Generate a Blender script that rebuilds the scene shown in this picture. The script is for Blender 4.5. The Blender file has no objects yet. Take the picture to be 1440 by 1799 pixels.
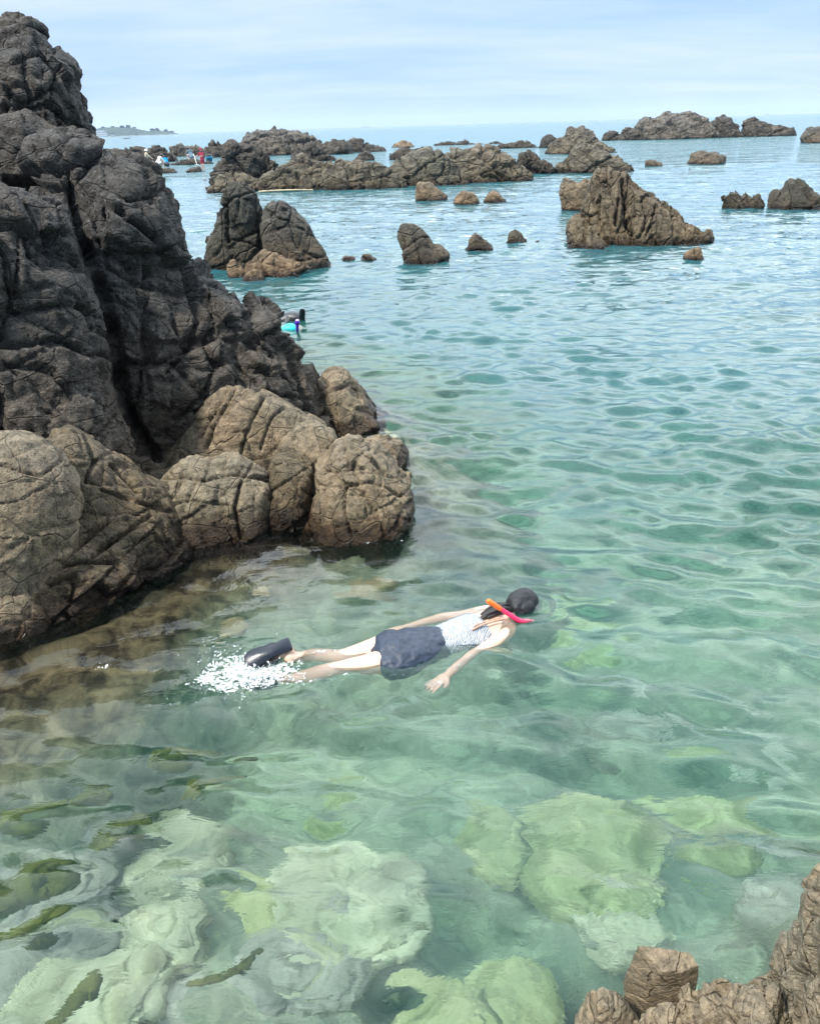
import bpy, bmesh, math, random
import numpy as np
from mathutils import Vector, Matrix, Euler

# ------------------------------------------------------------------ camera
scene = bpy.context.scene
C = scene.collection
W0, H0, F0 = 1440.0, 1799.0, 1387.0          # photograph size and focal length in its pixels
CAM_H = 2.8
PITCH = math.radians(26.1)
ROLL = math.radians(-1.76)
cam_data = bpy.data.cameras.new('camera')
cam = bpy.data.objects.new('camera', cam_data)
C.objects.link(cam)
scene.camera = cam
cam_data.sensor_fit = 'HORIZONTAL'
cam_data.sensor_width = 36.0
cam_data.lens = 36.0 * F0 / W0
cam_data.clip_start = 0.05
cam_data.clip_end = 40000
CR = (Matrix.Rotation(math.pi / 2 - PITCH, 4, 'X') @ Matrix.Rotation(ROLL, 4, 'Z'))
cam.matrix_world = Matrix.Translation((0, 0, CAM_H)) @ CR
CRn = np.array(CR.to_3x3())

# ------------------------------------------------------------------ sky and sun
SUN_EL, SUN_AZ = math.radians(56), math.radians(-126)     # azimuth from +Y, clockwise
sd = Vector((math.sin(SUN_AZ) * math.cos(SUN_EL), math.cos(SUN_AZ) * math.cos(SUN_EL), math.sin(SUN_EL)))
world = bpy.data.worlds.new('World')
scene.world = world
world.use_nodes = True
nt = world.node_tree
for n in list(nt.nodes):
    nt.nodes.remove(n)


class NB:
    """small node-building helper"""
    def __init__(s, tree):
        s.t = tree
    def n(s, typ, ins=None, **kw):
        nd = s.t.nodes.new(typ)
        for k, v in kw.items():
            setattr(nd, k, v)
        if ins:
            for k, v in ins.items():
                if hasattr(v, 'is_output') or isinstance(v, bpy.types.NodeSocket):
                    s.t.links.new(v, nd.inputs[k])
                else:
                    nd.inputs[k].default_value = v
        return nd
    def math(s, op, a, b=0.0, clamp=False):
        return s.n('ShaderNodeMath', {0: a, 1: b}, operation=op, use_clamp=clamp).outputs[0]
    def mix(s, f, a, b, blend='MIX'):
        nd = s.n('ShaderNodeMix', data_type='RGBA', blend_type=blend)
        for i, v in ((0, f), (6, a), (7, b)):
            if isinstance(v, bpy.types.NodeSocket):
                s.t.links.new(v, nd.inputs[i])
            else:
                nd.inputs[i].default_value = v if i == 0 else (*v, 1.0)
        return nd.outputs[2]
    def noise(s, vec, scale, detail=4, rough=0.55, dist=0.0):
        return s.n('ShaderNodeTexNoise', {'Vector': vec, 'Scale': scale, 'Detail': detail, 'Roughness': rough, 'Distortion': dist}).outputs[0]
    def ramp(s, v, stops):
        r = s.n('ShaderNodeValToRGB', {0: v})
        e = r.color_ramp.elements
        while len(e) < len(stops):
            e.new(0.5)
        for el, (p, c) in zip(e, stops):
            el.position = p
            el.color = (c, c, c, 1) if isinstance(c, (int, float)) else (*c, 1)
        return r.outputs[0]
    def vmap(s, vec, scale=(1, 1, 1), rot=(0, 0, 0), loc=(0, 0, 0)):
        return s.n('ShaderNodeMapping', {'Vector': vec, 'Scale': scale, 'Rotation': rot, 'Location': loc}).outputs[0]


b = NB(nt)
sky = b.n('ShaderNodeTexSky', sky_type='NISHITA')
sky.sun_disc = False
sky.sun_elevation = SUN_EL
sky.sun_rotation = SUN_AZ
sky.air_density = 1.0
sky.dust_density = 0.8
sky.ozone_density = 1.2
tc = b.n('ShaderNodeTexCoord')
gv = tc.outputs['Generated']
sep = b.n('ShaderNodeSeparateXYZ', {0: gv})
zc = b.math('MAXIMUM', sep.outputs[2], 0.02)
pl = b.n('ShaderNodeCombineXYZ', {0: b.math('DIVIDE', sep.outputs[0], b.math('ADD', zc, 0.12)), 1: b.math('DIVIDE', sep.outputs[1], b.math('ADD', zc, 0.12)), 2: 0.0}).outputs[0]
c1 = b.noise(b.vmap(pl, (0.28, 0.75, 1), (0, 0, 0.12), (2.1, 0.7, 0)), 1.0, 5, 0.5, 0.35)
c2 = b.noise(b.vmap(pl, (0.9, 2.2, 1), (0, 0, 0.2)), 1.3, 4, 0.55, 0.2)
cm = b.math('ADD', b.math('MULTIPLY', c1, 0.75), b.math('MULTIPLY', c2, 0.25))
cl = b.ramp(cm, [(0.40, 0.0), (0.60, 1.0)])
veil = b.mix(0.80, sky.outputs[0], (2.45, 4.0, 6.5))
skycol = b.mix(b.math('MULTIPLY', cl, 0.62), veil, (5.4, 6.1, 7.1))
up = b.n('ShaderNodeMapRange', {0: sep.outputs[2], 1: 0.15, 2: 0.38}).outputs[0]
sea_side = b.n('ShaderNodeMapRange', {0: b.math('ADD', sep.outputs[1], b.math('MULTIPLY', sep.outputs[2], 0.55)), 1: -0.35, 2: 0.75}).outputs[0]
hi = b.mix(b.ramp(c1, [(0.36, 0.0), (0.62, 1.0)]), (9.0, 12.0, 15.5), (27.0, 28.0, 28.5))
hi = b.mix(sea_side, (2.3, 3.1, 4.3), hi)
skycol = b.mix(up, skycol, hi)
bg = b.n('ShaderNodeBackground', {'Color': skycol, 'Strength': 0.10})
b.t.links.new(bg.outputs[0], b.n('ShaderNodeOutputWorld').inputs[0])

sun = bpy.data.lights.new('sun', 'SUN')
sun.energy = 4.3
sun.angle = math.radians(6)
sun.color = (1.0, 0.955, 0.88)
so = bpy.data.objects.new('sun', sun)
C.objects.link(so)
so.rotation_euler = sd.to_track_quat('Z', 'Y').to_euler()

scene.view_settings.view_transform = 'Standard'
scene.view_settings.look = 'None'
scene.view_settings.exposure = 0.68
scene.view_settings.gamma = 1.0
cy = scene.cycles
cy.use_denoising = True
cy.max_bounces = 8
cy.diffuse_bounces = 3
cy.glossy_bounces = 4
cy.transmission_bounces = 6
cy.transparent_max_bounces = 8
cy.volume_bounces = 0
cy.caustics_reflective = False
cy.caustics_refractive = True
cy.blur_glossy = 0.5
cy.sample_clamp_indirect = 12


# ------------------------------------------------------------------ pixel helpers
def ray(px, py):
    d = CRn @ np.array([(px - W0 / 2) / F0, -(py - H0 / 2) / F0, -1.0])
    return d / np.linalg.norm(d)


def at_z(px, py, z=0.0):
    d = ray(px, py)
    t = (z - CAM_H) / d[2]
    return np.array([0, 0, CAM_H]) + t * d


def at_d(px, py, D, az):
    """point of the pixel's ray on the vertical plane whose horizontal distance is D in direction az"""
    d = ray(px, py)
    nrm = np.array([math.sin(az), math.cos(az), 0])
    return np.array([0, 0, CAM_H]) + d * (D / d.dot(nrm))


def under(px, py, z):
    """the point at depth z seen through flat water at a pixel"""
    p = at_z(px, py, 0.0)
    d = ray(px, py)
    h = np.array([d[0], d[1], 0]) / 1.333
    dz = -math.sqrt(1 - h.dot(h))
    t = z / dz
    return np.array([p[0] + h[0] * t, p[1] + h[1] * t, z])


# ------------------------------------------------------------------ noise in numpy
def _h(ix, iy, iz, seed):
    h = (ix.astype(np.int64) * 374761393 + iy.astype(np.int64) * 668265263 + iz.astype(np.int64) * 2147483647 + seed * 974634777) & 0xffffffff
    h = ((h ^ (h >> 13)) * 1274126177) & 0xffffffff
    h = (h ^ (h >> 16)) & 0xffffffff
    h = (h * 2246822519) & 0xffffffff
    return (h ^ (h >> 15)) & 0xffffffff


def _hf(ix, iy, iz, seed):
    return (_h(ix, iy, iz, seed).astype(np.float64) / 4294967295.0)


def vnoise(p, seed=0):
    i = np.floor(p).astype(np.int64)
    f = p - i
    u = f * f * f * (f * (f * 6 - 15) + 10)
    r = 0
    for dx in (0, 1):
        wx = u[:, 0] if dx else 1 - u[:, 0]
        for dy in (0, 1):
            wy = u[:, 1] if dy else 1 - u[:, 1]
            for dz in (0, 1):
                wz = u[:, 2] if dz else 1 - u[:, 2]
                h = _h(i[:, 0] + dx, i[:, 1] + dy, i[:, 2] + dz, seed)
                gx = ((h & 1023) / 511.5 - 1)
                gy = (((h >> 10) & 1023) / 511.5 - 1)
                gz = (((h >> 20) & 1023) / 511.5 - 1)
                r = r + wx * wy * wz * (gx * (f[:, 0] - dx) + gy * (f[:, 1] - dy) + gz * (f[:, 2] - dz))
    return r


def fbm(p, octs=4, seed=0, gain=0.5, ridged=False):
    a, s, r = 1.0, 1.0, np.zeros(len(p))
    for k in range(octs):
        v = vnoise(p * s + 17.3 * k, seed + k)
        r += a * ((0.35 - np.abs(v)) if ridged else v)
        a *= gain
        s *= 2.03
    return r


def worley(p, seed=0):
    i = np.floor(p).astype(np.int64)
    n = len(p)
    F1 = np.full(n, 1e9)
    F2 = np.full(n, 1e9)
    best = np.zeros((n, 3))
    rid = np.zeros((n, 3))
    for dx in (-1, 0, 1):
        for dy in (-1, 0, 1):
            for dz in (-1, 0, 1):
                cx, cy_, cz = i[:, 0] + dx, i[:, 1] + dy, i[:, 2] + dz
                h = _h(cx, cy_, cz, seed)
                q = np.stack([cx + 0.1 + 0.8 * (h & 1023) / 1023.0, cy_ + 0.1 + 0.8 * ((h >> 10) & 1023) / 1023.0, cz + 0.1 + 0.8 * ((h >> 20) & 1023) / 1023.0], 1)
                d = np.sqrt(((p - q) ** 2).sum(1))
                m = d < F1
                F2 = np.where(m, F1, np.minimum(F2, d))
                F1 = np.where(m, d, F1)
                best[m] = q[m]
                h2 = _h(cx[m], cy_[m], cz[m], seed + 77)
                rid[m] = np.stack([(h2 & 1023) / 511.5 - 1, ((h2 >> 10) & 1023) / 511.5 - 1, ((h2 >> 20) & 1023) / 511.5 - 1], 1)
    return F1, F2, p - best, rid


# ------------------------------------------------------------------ object helpers
def tag(o, label=None, cat=None, group=None, kind=None):
    if label:
        o['label'] = label
    if cat:
        o['category'] = cat
    if group:
        o['group'] = group
    if kind:
        o['kind'] = kind
    return o


def mesh_from(name, co, faces, smooth=True):
    me = bpy.data.meshes.new(name)
    co = np.asarray(co, dtype=np.float32)
    me.vertices.add(len(co))
    me.vertices.foreach_set('co', co.ravel())
    if isinstance(faces, np.ndarray):
        k = faces.shape[1]
        nf = len(faces)
        me.loops.add(nf * k)
        me.loops.foreach_set('vertex_index', faces.astype(np.int32).ravel())
        me.polygons.add(nf)
        me.polygons.foreach_set('loop_start', np.arange(0, nf * k, k, dtype=np.int32))
        me.polygons.foreach_set('loop_total', np.full(nf, k, dtype=np.int32))
    else:
        me.from_pydata([tuple(c) for c in co], [], faces) if False else None
    me.update(calc_edges=True)
    me.validate()
    if smooth:
        me.polygons.foreach_set('use_smooth', np.ones(len(me.polygons), dtype=bool))
    return me


def link(name, me, mat, parent=None, loc=None):
    o = bpy.data.objects.new(name, me)
    C.objects.link(o)
    if me is not None and mat is not None:
        me.materials.clear()
        me.materials.append(mat)
    if parent is not None:
        o.parent = parent
    if loc is not None:
        o.location = loc
    return o


def empty(name, loc, label=None, cat=None, group=None):
    o = bpy.data.objects.new(name, None)
    C.objects.link(o)
    o.location = loc
    o.empty_display_size = 0.1
    return tag(o, label, cat, group)


def evaluate(o):
    dg = bpy.context.evaluated_depsgraph_get()
    dg.update()
    me = bpy.data.meshes.new_from_object(o.evaluated_get(dg))
    return me


def arrays(me):
    n = len(me.vertices)
    co = np.empty(n * 3, dtype=np.float32)
    me.vertices.foreach_get('co', co)
    no = np.empty(n * 3, dtype=np.float32)
    me.vertex_normals.foreach_get('vector', no)
    return co.reshape(-1, 3).astype(np.float64), no.reshape(-1, 3).astype(np.float64)


# ------------------------------------------------------------------ materials
def new_mat(name):
    m = bpy.data.materials.new(name)
    m.use_nodes = True
    m.node_tree.nodes.clear()
    return m, NB(m.node_tree)


def finish(m, bb, shader, vol=None):
    out = bb.n('ShaderNodeOutputMaterial')
    if shader is not None:
        bb.t.links.new(shader, out.inputs[0])
    if vol is not None:
        bb.t.links.new(vol, out.inputs[1])
    return m


def plain(name, col, rough=0.6, var=0.15, scale=30, spec=0.4, bump=0.0, sss=0.0):
    m, bb = new_mat(name)
    pos = bb.n('ShaderNodeTexCoord').outputs['Object']
    nz = bb.noise(pos, scale, 4)
    c = bb.mix(bb.ramp(nz, [(0.3, 0.0), (0.7, 1.0)]), [x * (1 - var) for x in col], [min(1, x * (1 + var)) for x in col])
    p = bb.n('ShaderNodeBsdfPrincipled', {'Base Color': c, 'Roughness': rough, 'Specular IOR Level': spec})
    if sss:
        p.inputs['Subsurface Weight'].default_value = sss
        p.inputs['Subsurface Radius'].default_value = (0.02, 0.008, 0.004)
    if bump:
        bb.t.links.new(bb.n('ShaderNodeBump', {'Height': nz, 'Strength': bump, 'Distance': 0.01}).outputs[0], p.inputs['Normal'])
    return finish(m, bb, p.outputs[0])


def rock_mat(name, low, mid, high, z1=0.5, z2=1.2, px=0.01, fleck=0.25, wet=0.2, crack=1.0, rot=(0.3, 0.5, 0.2), stretch=(1, 1, 1), rough=0.85):
    """low: tide-zone colour, mid, high: colour of the weathered top. px: size of the finest grain in metres."""
    k_ = 0.72
    low, mid, high = [tuple(v * k_ for v in c) for c in (low, mid, high)]
    m, bb = new_mat(name)
    geo = bb.n('ShaderNodeNewGeometry')
    pos = geo.outputs['Position']
    rp = bb.vmap(pos, stretch, rot)
    n1 = bb.noise(pos, 0.9, 5, 0.6, 0.4)
    n2 = bb.noise(rp, 0.10 / px, 6, 0.65, 0.2)
    n3 = bb.noise(pos, 0.5 / px, 4, 0.7)
    z = bb.n('ShaderNodeSeparateXYZ', {0: pos}).outputs[2]
    zz = bb.math('ADD', z, bb.math('MULTIPLY', bb.math('SUBTRACT', n1, 0.5), (z2 - z1) * 1.6 + 0.1))
    t = bb.n('ShaderNodeMapRange', {0: zz, 1: z1, 2: z2}).outputs[0]
    t0 = bb.n('ShaderNodeMapRange', {0: zz, 1: 0.0, 2: z1}).outputs[0]
    col = bb.mix(t0, low, mid)
    col = bb.mix(t, col, high)
    col = bb.mix(bb.ramp(n2, [(0.32, 0.0), (0.72, 1.0)]), bb.mix(1.0, col, (0.45, 0.44, 0.42), 'MULTIPLY'), bb.mix(1.0, col, (1.65, 1.6, 1.52), 'MULTIPLY'))
    col = bb.mix(bb.ramp(n1, [(0.35, 0.0), (0.7, 0.55)]), col, bb.mix(1.0, col, (1.15, 0.98, 0.80), 'MULTIPLY'))
    n4 = bb.noise(pos, 0.012 / px, 3, 0.55, 0.8)
    col = bb.mix(bb.ramp(n4, [(0.42, 0.0), (0.60, 0.75)]), col, bb.mix(1.0, col, (0.80, 0.88, 0.98), 'MULTIPLY'))
    fl = bb.ramp(n3, [(0.57, 0.0), (0.68, fleck)])
    col = bb.mix(fl, col, (0.42, 0.40, 0.36))
    dk = bb.ramp(bb.noise(pos, 0.28 / px, 3, 0.7), [(0.34, 0.75), (0.46, 0.0)])
    col = bb.mix(dk, col, bb.mix(1.0, col, (0.35, 0.33, 0.30), 'MULTIPLY'))
    wt = bb.n('ShaderNodeMapRange', {0: bb.math('ADD', z, bb.math('MULTIPLY', bb.math('SUBTRACT', n2, 0.5), wet)), 1: wet * 0.35, 2: wet, 3: 1.0, 4: 0.0}).outputs[0]
    col = bb.mix(wt, col, bb.mix(1.0, col, (0.26, 0.21, 0.15), 'MULTIPLY'))
    # relief
    wv = bb.n('ShaderNodeVectorMath', {0: rp, 1: bb.n('ShaderNodeVectorMath', {0: bb.n('ShaderNodeTexNoise', {'Vector': rp, 'Scale': 0.03 / px, 'Detail': 3.0}).outputs[1], 3: 14 * px}, operation='SCALE').outputs[0]}, operation='ADD').outputs[0]
    v1 = bb.n('ShaderNodeTexVoronoi', {'Vector': wv, 'Scale': 0.028 / px}, feature='DISTANCE_TO_EDGE').outputs['Distance']
    v2 = bb.n('ShaderNodeTexVoronoi', {'Vector': wv, 'Scale': 0.085 / px}, feature='DISTANCE_TO_EDGE').outputs['Distance']
    e1 = bb.ramp(v1, [(0.0, 0.0), (0.025, 1.0)])
    e2 = bb.ramp(v2, [(0.0, 0.0), (0.07, 1.0)])
    h = bb.math('ADD', bb.math('MULTIPLY', e1, 2.0 * crack), bb.math('MULTIPLY', e2, 0.35 * crack))
    h = bb.math('ADD', h, bb.math('MULTIPLY', n2, 3.6))
    h = bb.math('ADD', h, bb.math('MULTIPLY', n3, 1.8))
    bp = bb.n('ShaderNodeBump', {'Height': h, 'Strength': 1.0, 'Distance': px * 1.5})
    ro = bb.n('ShaderNodeMapRange', {0: wt, 1: 0.0, 2: 1.0, 3: rough, 4: 0.28}).outputs[0]
    p = bb.n('ShaderNodeBsdfPrincipled', {'Base Color': col, 'Roughness': ro, 'Specular IOR Level': 0.35, 'Normal': bp.outputs[0]})
    return finish(m, bb, p.outputs[0])


# ------------------------------------------------------------------ rock builder
def slab_mesh(outline, D, T, az, zbot, g, R=None, lean=0.45, back=1.0):
    """closed body: an outline on the vertical plane at distance D, given a rounded thickness T (half)"""
    pts = [at_d(x, y, D, az) for x, y in outline]
    nrm = np.array([math.sin(az), math.cos(az), 0])
    tan = np.array([math.cos(az), -math.sin(az), 0])
    poly = np.array([[p.dot(tan), p[2]] for p in pts])
    poly = np.vstack([poly, [poly[-1, 0], zbot], [poly[0, 0], zbot]])
    lo, hi = poly.min(0) - g, poly.max(0) + g
    nx, ny = int((hi[0] - lo[0]) / g) + 2, int((hi[1] - lo[1]) / g) + 2
    U, Z = np.meshgrid(lo[0] + np.arange(nx) * g, lo[1] + np.arange(ny) * g, indexing='ij')
    inside = np.zeros(U.shape, bool)
    dist = np.full(U.shape, 1e9)
    k = len(poly)
    for i in range(k):
        a, c = poly[i], poly[(i + 1) % k]
        cond = ((a[1] > Z) != (c[1] > Z))
        with np.errstate(divide='ignore', invalid='ignore'):
            xi = (c[0] - a[0]) * (Z - a[1]) / (c[1] - a[1]) + a[0]
        inside ^= (cond & (U < xi))
        if i < k - 2 or i == k - 1 or i == k - 3:
            if i == k - 2:
                continue
            dx, dz = c - a
            L = dx * dx + dz * dz + 1e-12
            t = np.clip(((U - a[0]) * dx + (Z - a[1]) * dz) / L, 0, 1)
            dist = np.minimum(dist, np.hypot(U - a[0] - t * dx, Z - a[1] - t * dz))
    R = R or dist[inside].max() * 0.95
    d = np.clip(dist / R, 0, 1)
    top = poly[:-2, 1].max()
    th = np.sqrt(np.clip(1 - (1 - d) ** 2, 0, 1)) * T
    th *= 1 - lean * np.clip((Z - 0) / max(top, 0.05), 0, 1)
    th = np.maximum(th, g * 0.6)
    cell = inside[:-1, :-1] & inside[1:, :-1] & inside[:-1, 1:] & inside[1:, 1:]
    vid = np.arange(nx * ny).reshape(nx, ny)
    base = U[..., None] * tan + Z[..., None] * np.array([0, 0, 1.0])
    fr = base + (D - th)[..., None] * nrm
    bk = base + (D + th * back)[..., None] * nrm
    co = np.vstack([fr.reshape(-1, 3), bk.reshape(-1, 3)])
    N = nx * ny
    ii, jj = np.nonzero(cell)
    a, b_, c_, d_ = vid[ii, jj], vid[ii + 1, jj], vid[ii + 1, jj + 1], vid[ii, jj + 1]
    F = [np.stack([a, b_, c_, d_], 1), np.stack([d_, c_, b_, a], 1) + N]
    cp = np.pad(cell, 1)
    for (di, dj, e0, e1) in ((-1, 0, (0, 1), (0, 0)), (1, 0, (1, 0), (1, 1)), (0, -1, (0, 0), (1, 0)), (0, 1, (1, 1), (0, 1))):
        nb = cp[1 + di:1 + di + cell.shape[0], 1 + dj:1 + dj + cell.shape[1]]
        i2, j2 = np.nonzero(cell & ~nb)
        v0, v1 = vid[i2 + e0[0], j2 + e0[1]], vid[i2 + e1[0], j2 + e1[1]]
        F.append(np.stack([v1, v0, v0 + N, v1 + N], 1))
    return co, np.vstack(F)


def rotm(e):
    return np.array(Euler(e).to_matrix())


def displace(co, no, S, amp, seed, rot=(0.3, 0.4, 0.2), stretch=(1, 1, 1), groove=1.0, fine=1.0, joints=(), rough=1.0, tilt=1.0):
    """S block size in metres, amp relief in metres"""
    rng = np.random.RandomState(seed)
    off = rng.rand(3) * 100
    p = (co @ rotm(rot).T) * np.array(stretch) / S
    w = np.stack([fbm(p * 0.9 + 5.1 * k + off, 3, seed + 31 * k) for k in range(3)], 1)
    d = fbm(co / (S * 2.2) + off, 2, seed + 3) * amp * 1.5 * rough
    gm = np.clip(0.5 + 2.2 * vnoise(co / (S * 1.6) + off + 3.3, seed + 41), 0, 1)

    def blocks(q, sd_, A, gw, gmask):
        """jointed blocks: staggered boxes, each pushed and tilted its own way"""
        q = q.copy()
        row = np.floor(q[:, 2]).astype(np.int64)
        q[:, 0] += _hf(row, row * 0, row * 0, sd_) * 0.9
        col = np.floor(q[:, 0]).astype(np.int64)
        q[:, 1] += _hf(row, col, row * 0, sd_ + 1) * 0.9
        i = np.floor(q).astype(np.int64)
        h = _h(i[:, 0], i[:, 1], i[:, 2], sd_ + 2)
        rid = np.stack([(h & 1023) / 511.5 - 1, ((h >> 10) & 1023) / 511.5 - 1, ((h >> 20) & 1023) / 511.5 - 1], 1)
        f = q - i - 0.5
        e = (0.5 - np.abs(f)).min(1)
        out = A * (rid[:, 1] * 0.42 + tilt * 0.8 * (f * rid).sum(1))
        # worn edges and open joints
        out -= A * 0.35 * np.clip(1 - e / 0.06, 0, 1) ** 2
        out -= A * groove * 0.9 * gmask * np.exp(-(e / gw) ** 2)
        return out
    d += blocks(p + off + w * 0.24, seed, amp, 0.026, gm)
    p2 = (co @ rotm((rot[0] + 0.35, rot[1] - 0.25, rot[2] + 0.5)).T) * np.array(stretch) / S * 2.3
    d += blocks(p2 + off + w * 0.45, seed + 20, amp * 0.42, 0.04, 1 - gm)
    q = p * 1.3 + off + w * 0.5
    F1, F2, v, rid = worley(q, seed + 5)
    d += amp * 0.45 * (rid[:, 0] * 0.4 + tilt * 0.9 * (v * rid).sum(1))
    for (dr, sp, dep) in joints:
        dr = np.array(dr) / np.linalg.norm(dr)
        s = co.dot(dr) / sp + 0.5 * fbm(co / (sp * 3.0) + off, 3, seed + 9)
        f = s - np.floor(s)
        idx = np.floor(s).astype(np.int64)
        jm = np.clip(0.55 + 2.5 * vnoise(co / (sp * 2.0) + off + 9.1, seed + 43), 0, 1)
        d += dep * (_hf(idx, idx, idx, seed) - 0.5) * 0.7 + dep * 0.5 * (f - 0.5) - dep * 1.2 * jm * np.exp(-((np.minimum(f, 1 - f)) * sp / 0.018 / max(1.0, S * 1.2)) ** 2)
    d += fine * amp * (0.30 * fbm(p * 3 + off, 4, seed + 11, 0.5, True) + 0.22 * fbm(p * 7 + off, 3, seed + 12, 0.6))
    return co + no * d[:, None]


def carve(co, no, cracks):
    """cut clefts along given courses into the side of the rock that faces the bay"""
    v = (co - np.array([0, 0, CAM_H])) @ CRn
    X_ = W0 / 2 + F0 * v[:, 0] / -v[:, 2]
    Y_ = H0 / 2 - F0 * v[:, 1] / -v[:, 2]
    face = ((np.array([0, 0, CAM_H]) - co) * no).sum(1) > 0
    X_ = X_ + 5 * vnoise(co * 4, 71) + 2.5 * vnoise(co * 14, 72)
    Y_ = Y_ + 5 * vnoise(co * 4, 73) + 2.5 * vnoise(co * 14, 74)
    d = np.zeros(len(co))
    for (pts, w, dep) in cracks:
        q = seg_dist(X_, Y_, pts)
        d += 1.35 * dep * np.exp(-(q / (w * 0.5)) ** 2) * (0.75 + 0.8 * vnoise(co * 6, 75))
    return co - no * (d * face)[:, None]


def seg_dist(X, Y, line):
    d = np.full(X.shape, 1e9)
    for (a, c) in zip(line[:-1], line[1:]):
        dx, dy = c[0] - a[0], c[1] - a[1]
        t = np.clip(((X - a[0]) * dx + (Y - a[1]) * dy) / (dx * dx + dy * dy + 1e-9), 0, 1)
        d = np.minimum(d, np.hypot(X - a[0] - t * dx, Y - a[1] - t * dy))
    return d


LOGV = [0]


def rock(name, label, mat, pieces, voxel, S, amp, seed, cat='rock', group=None, zbot=-0.5, cracks=(), smooth=True, **kw):
    """pieces: dicts with o (outline, left to right over the top), D or base (pixel of the waterline in front), T, ..."""
    cos, fcs, n0 = [], [], 0
    for pc in pieces:
        o = pc['o']
        cx = sum(x for x, y in o) / len(o)
        cyy = sum(y for x, y in o) / len(o)
        d = ray(cx, cyy)
        az = math.atan2(d[0], d[1]) + pc.get('yaw', 0)
        T = pc['T']
        if 'D' in pc:
            D = pc['D']
        else:
            q = at_z(*pc['base'])
            D = q[0] * math.sin(az) + q[1] * math.cos(az) + T * 0.85
        c, f = slab_mesh(o, D, T, az, pc.get('zbot', zbot), pc.get('g', voxel * 1.3), pc.get('R'), pc.get('lean', 0.45), pc.get('back', 1.0))
        cos.append(c)
        fcs.append(f + n0)
        n0 += len(c)
    me = mesh_from(name, np.vstack(cos), np.vstack(fcs))
    tmp = link('tmp', me, None)
    md = tmp.modifiers.new('r', 'REMESH')
    md.mode = 'VOXEL'
    md.voxel_size = voxel
    md.use_smooth_shade = True
    sm = tmp.modifiers.new('s', 'SMOOTH')
    sm.iterations = 3
    sm.factor = 0.5
    out = evaluate(tmp)
    bpy.data.objects.remove(tmp)
    co, no = arrays(out)
    co = displace(co, no, S, amp, seed, **kw)
    if cracks:
        co = carve(co, no, cracks)
    org = np.array([co[:, 0].mean(), co[:, 1].mean(), 0.0])
    out.vertices.foreach_set('co', (co - org).astype(np.float32).ravel())
    out.update()
    out.name = name
    LOGV[0] += len(co)
    if not smooth:
        out.polygons.foreach_set('use_smooth', np.zeros(len(out.polygons), dtype=bool))
    ob = link(name, out, mat, None, tuple(org))
    tag(ob, label, cat, group)
    return ob

# ------------------------------------------------------------------ rock materials (real-world albedos)
M_DARK = rock_mat('dark weathered rock', (0.17, 0.135, 0.09), (0.138, 0.116, 0.090), (0.094, 0.089, 0.085), 0.45, 1.5, 0.012, 0.35, 0.10, 1.0, (0.5, 0.3, 0.6), (1, 1, 1.7))
M_TAN = rock_mat('tan tide rock', (0.16, 0.112, 0.065), (0.30, 0.245, 0.165), (0.27, 0.23, 0.17), 0.22, 0.9, 0.008, 0.16, 0.24, 0.8, (0.2, 0.6, 0.1))
M_LEDGE = rock_mat('brown ledge rock', (0.085, 0.058, 0.03), (0.165, 0.125, 0.074), (0.21, 0.17, 0.115), 0.2, 0.8, 0.008, 0.2, 0.24, 0.8, (0.1, 0.5, 0.7), (1, 2.2, 1))
M_STACK = rock_mat('grey brown stack rock', (0.12, 0.085, 0.05), (0.15, 0.125, 0.09), (0.125, 0.118, 0.105), 0.25, 1.2, 0.03, 0.12, 0.16, 0.8, (0.2, 0.1, 0.4))
M_STACK2 = rock_mat('dark green grey stack rock', (0.10, 0.075, 0.048), (0.10, 0.09, 0.066), (0.085, 0.085, 0.075), 0.25, 1.2, 0.03, 0.08, 0.16, 1.0, (0.2, 0.1, 0.4))
M_GOLD = rock_mat('tawny rock', (0.13, 0.085, 0.045), (0.24, 0.175, 0.11), (0.27, 0.215, 0.15), 0.15, 0.6, 0.03, 0.1, 0.14, 0.8, (0.2, 0.1, 0.4))
M_RIDGE = rock_mat('brown jointed rock', (0.14, 0.105, 0.06), (0.21, 0.17, 0.115), (0.18, 0.155, 0.12), 0.3, 2.2, 0.035, 0.1, 0.2, 1.0, (0.15, 0.2, 0.1), (2.2, 1, 0.8))
M_REEF = rock_mat('brown reef rock', (0.13, 0.105, 0.06), (0.19, 0.17, 0.12), (0.215, 0.20, 0.165), 0.3, 2.0, 0.07, 0.3, 0.25, 1.0, (0.4, 0.8, 0.2), (1, 1, 2.0))
M_REEFD = rock_mat('dark reef rock', (0.075, 0.06, 0.042), (0.095, 0.085, 0.07), (0.12, 0.112, 0.1), 0.3, 2.4, 0.08, 0.4, 0.25, 1.0, (0.4, 0.5, 0.2), (1, 1, 1.5))
M_REEFL = rock_mat('pale grey reef rock', (0.10, 0.085, 0.06), (0.15, 0.135, 0.11), (0.205, 0.195, 0.18), 0.4, 2.6, 0.09, 0.7, 0.25, 1.0, (0.4, 0.5, 0.9), (1, 1, 1.5))
M_NEAR = rock_mat('glinting brown rock', (0.12, 0.085, 0.035), (0.24, 0.185, 0.10), (0.29, 0.25, 0.18), 0.1, 1.1, 0.003, 0.35, 0.05, 1.2, (0.6, 0.5, 0.9), (1, 1, 1.8), 0.38)

G_BOUL = 'boulders at the foot of the big outcrop'
G_SEA = 'rocks standing out of the sea'

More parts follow.
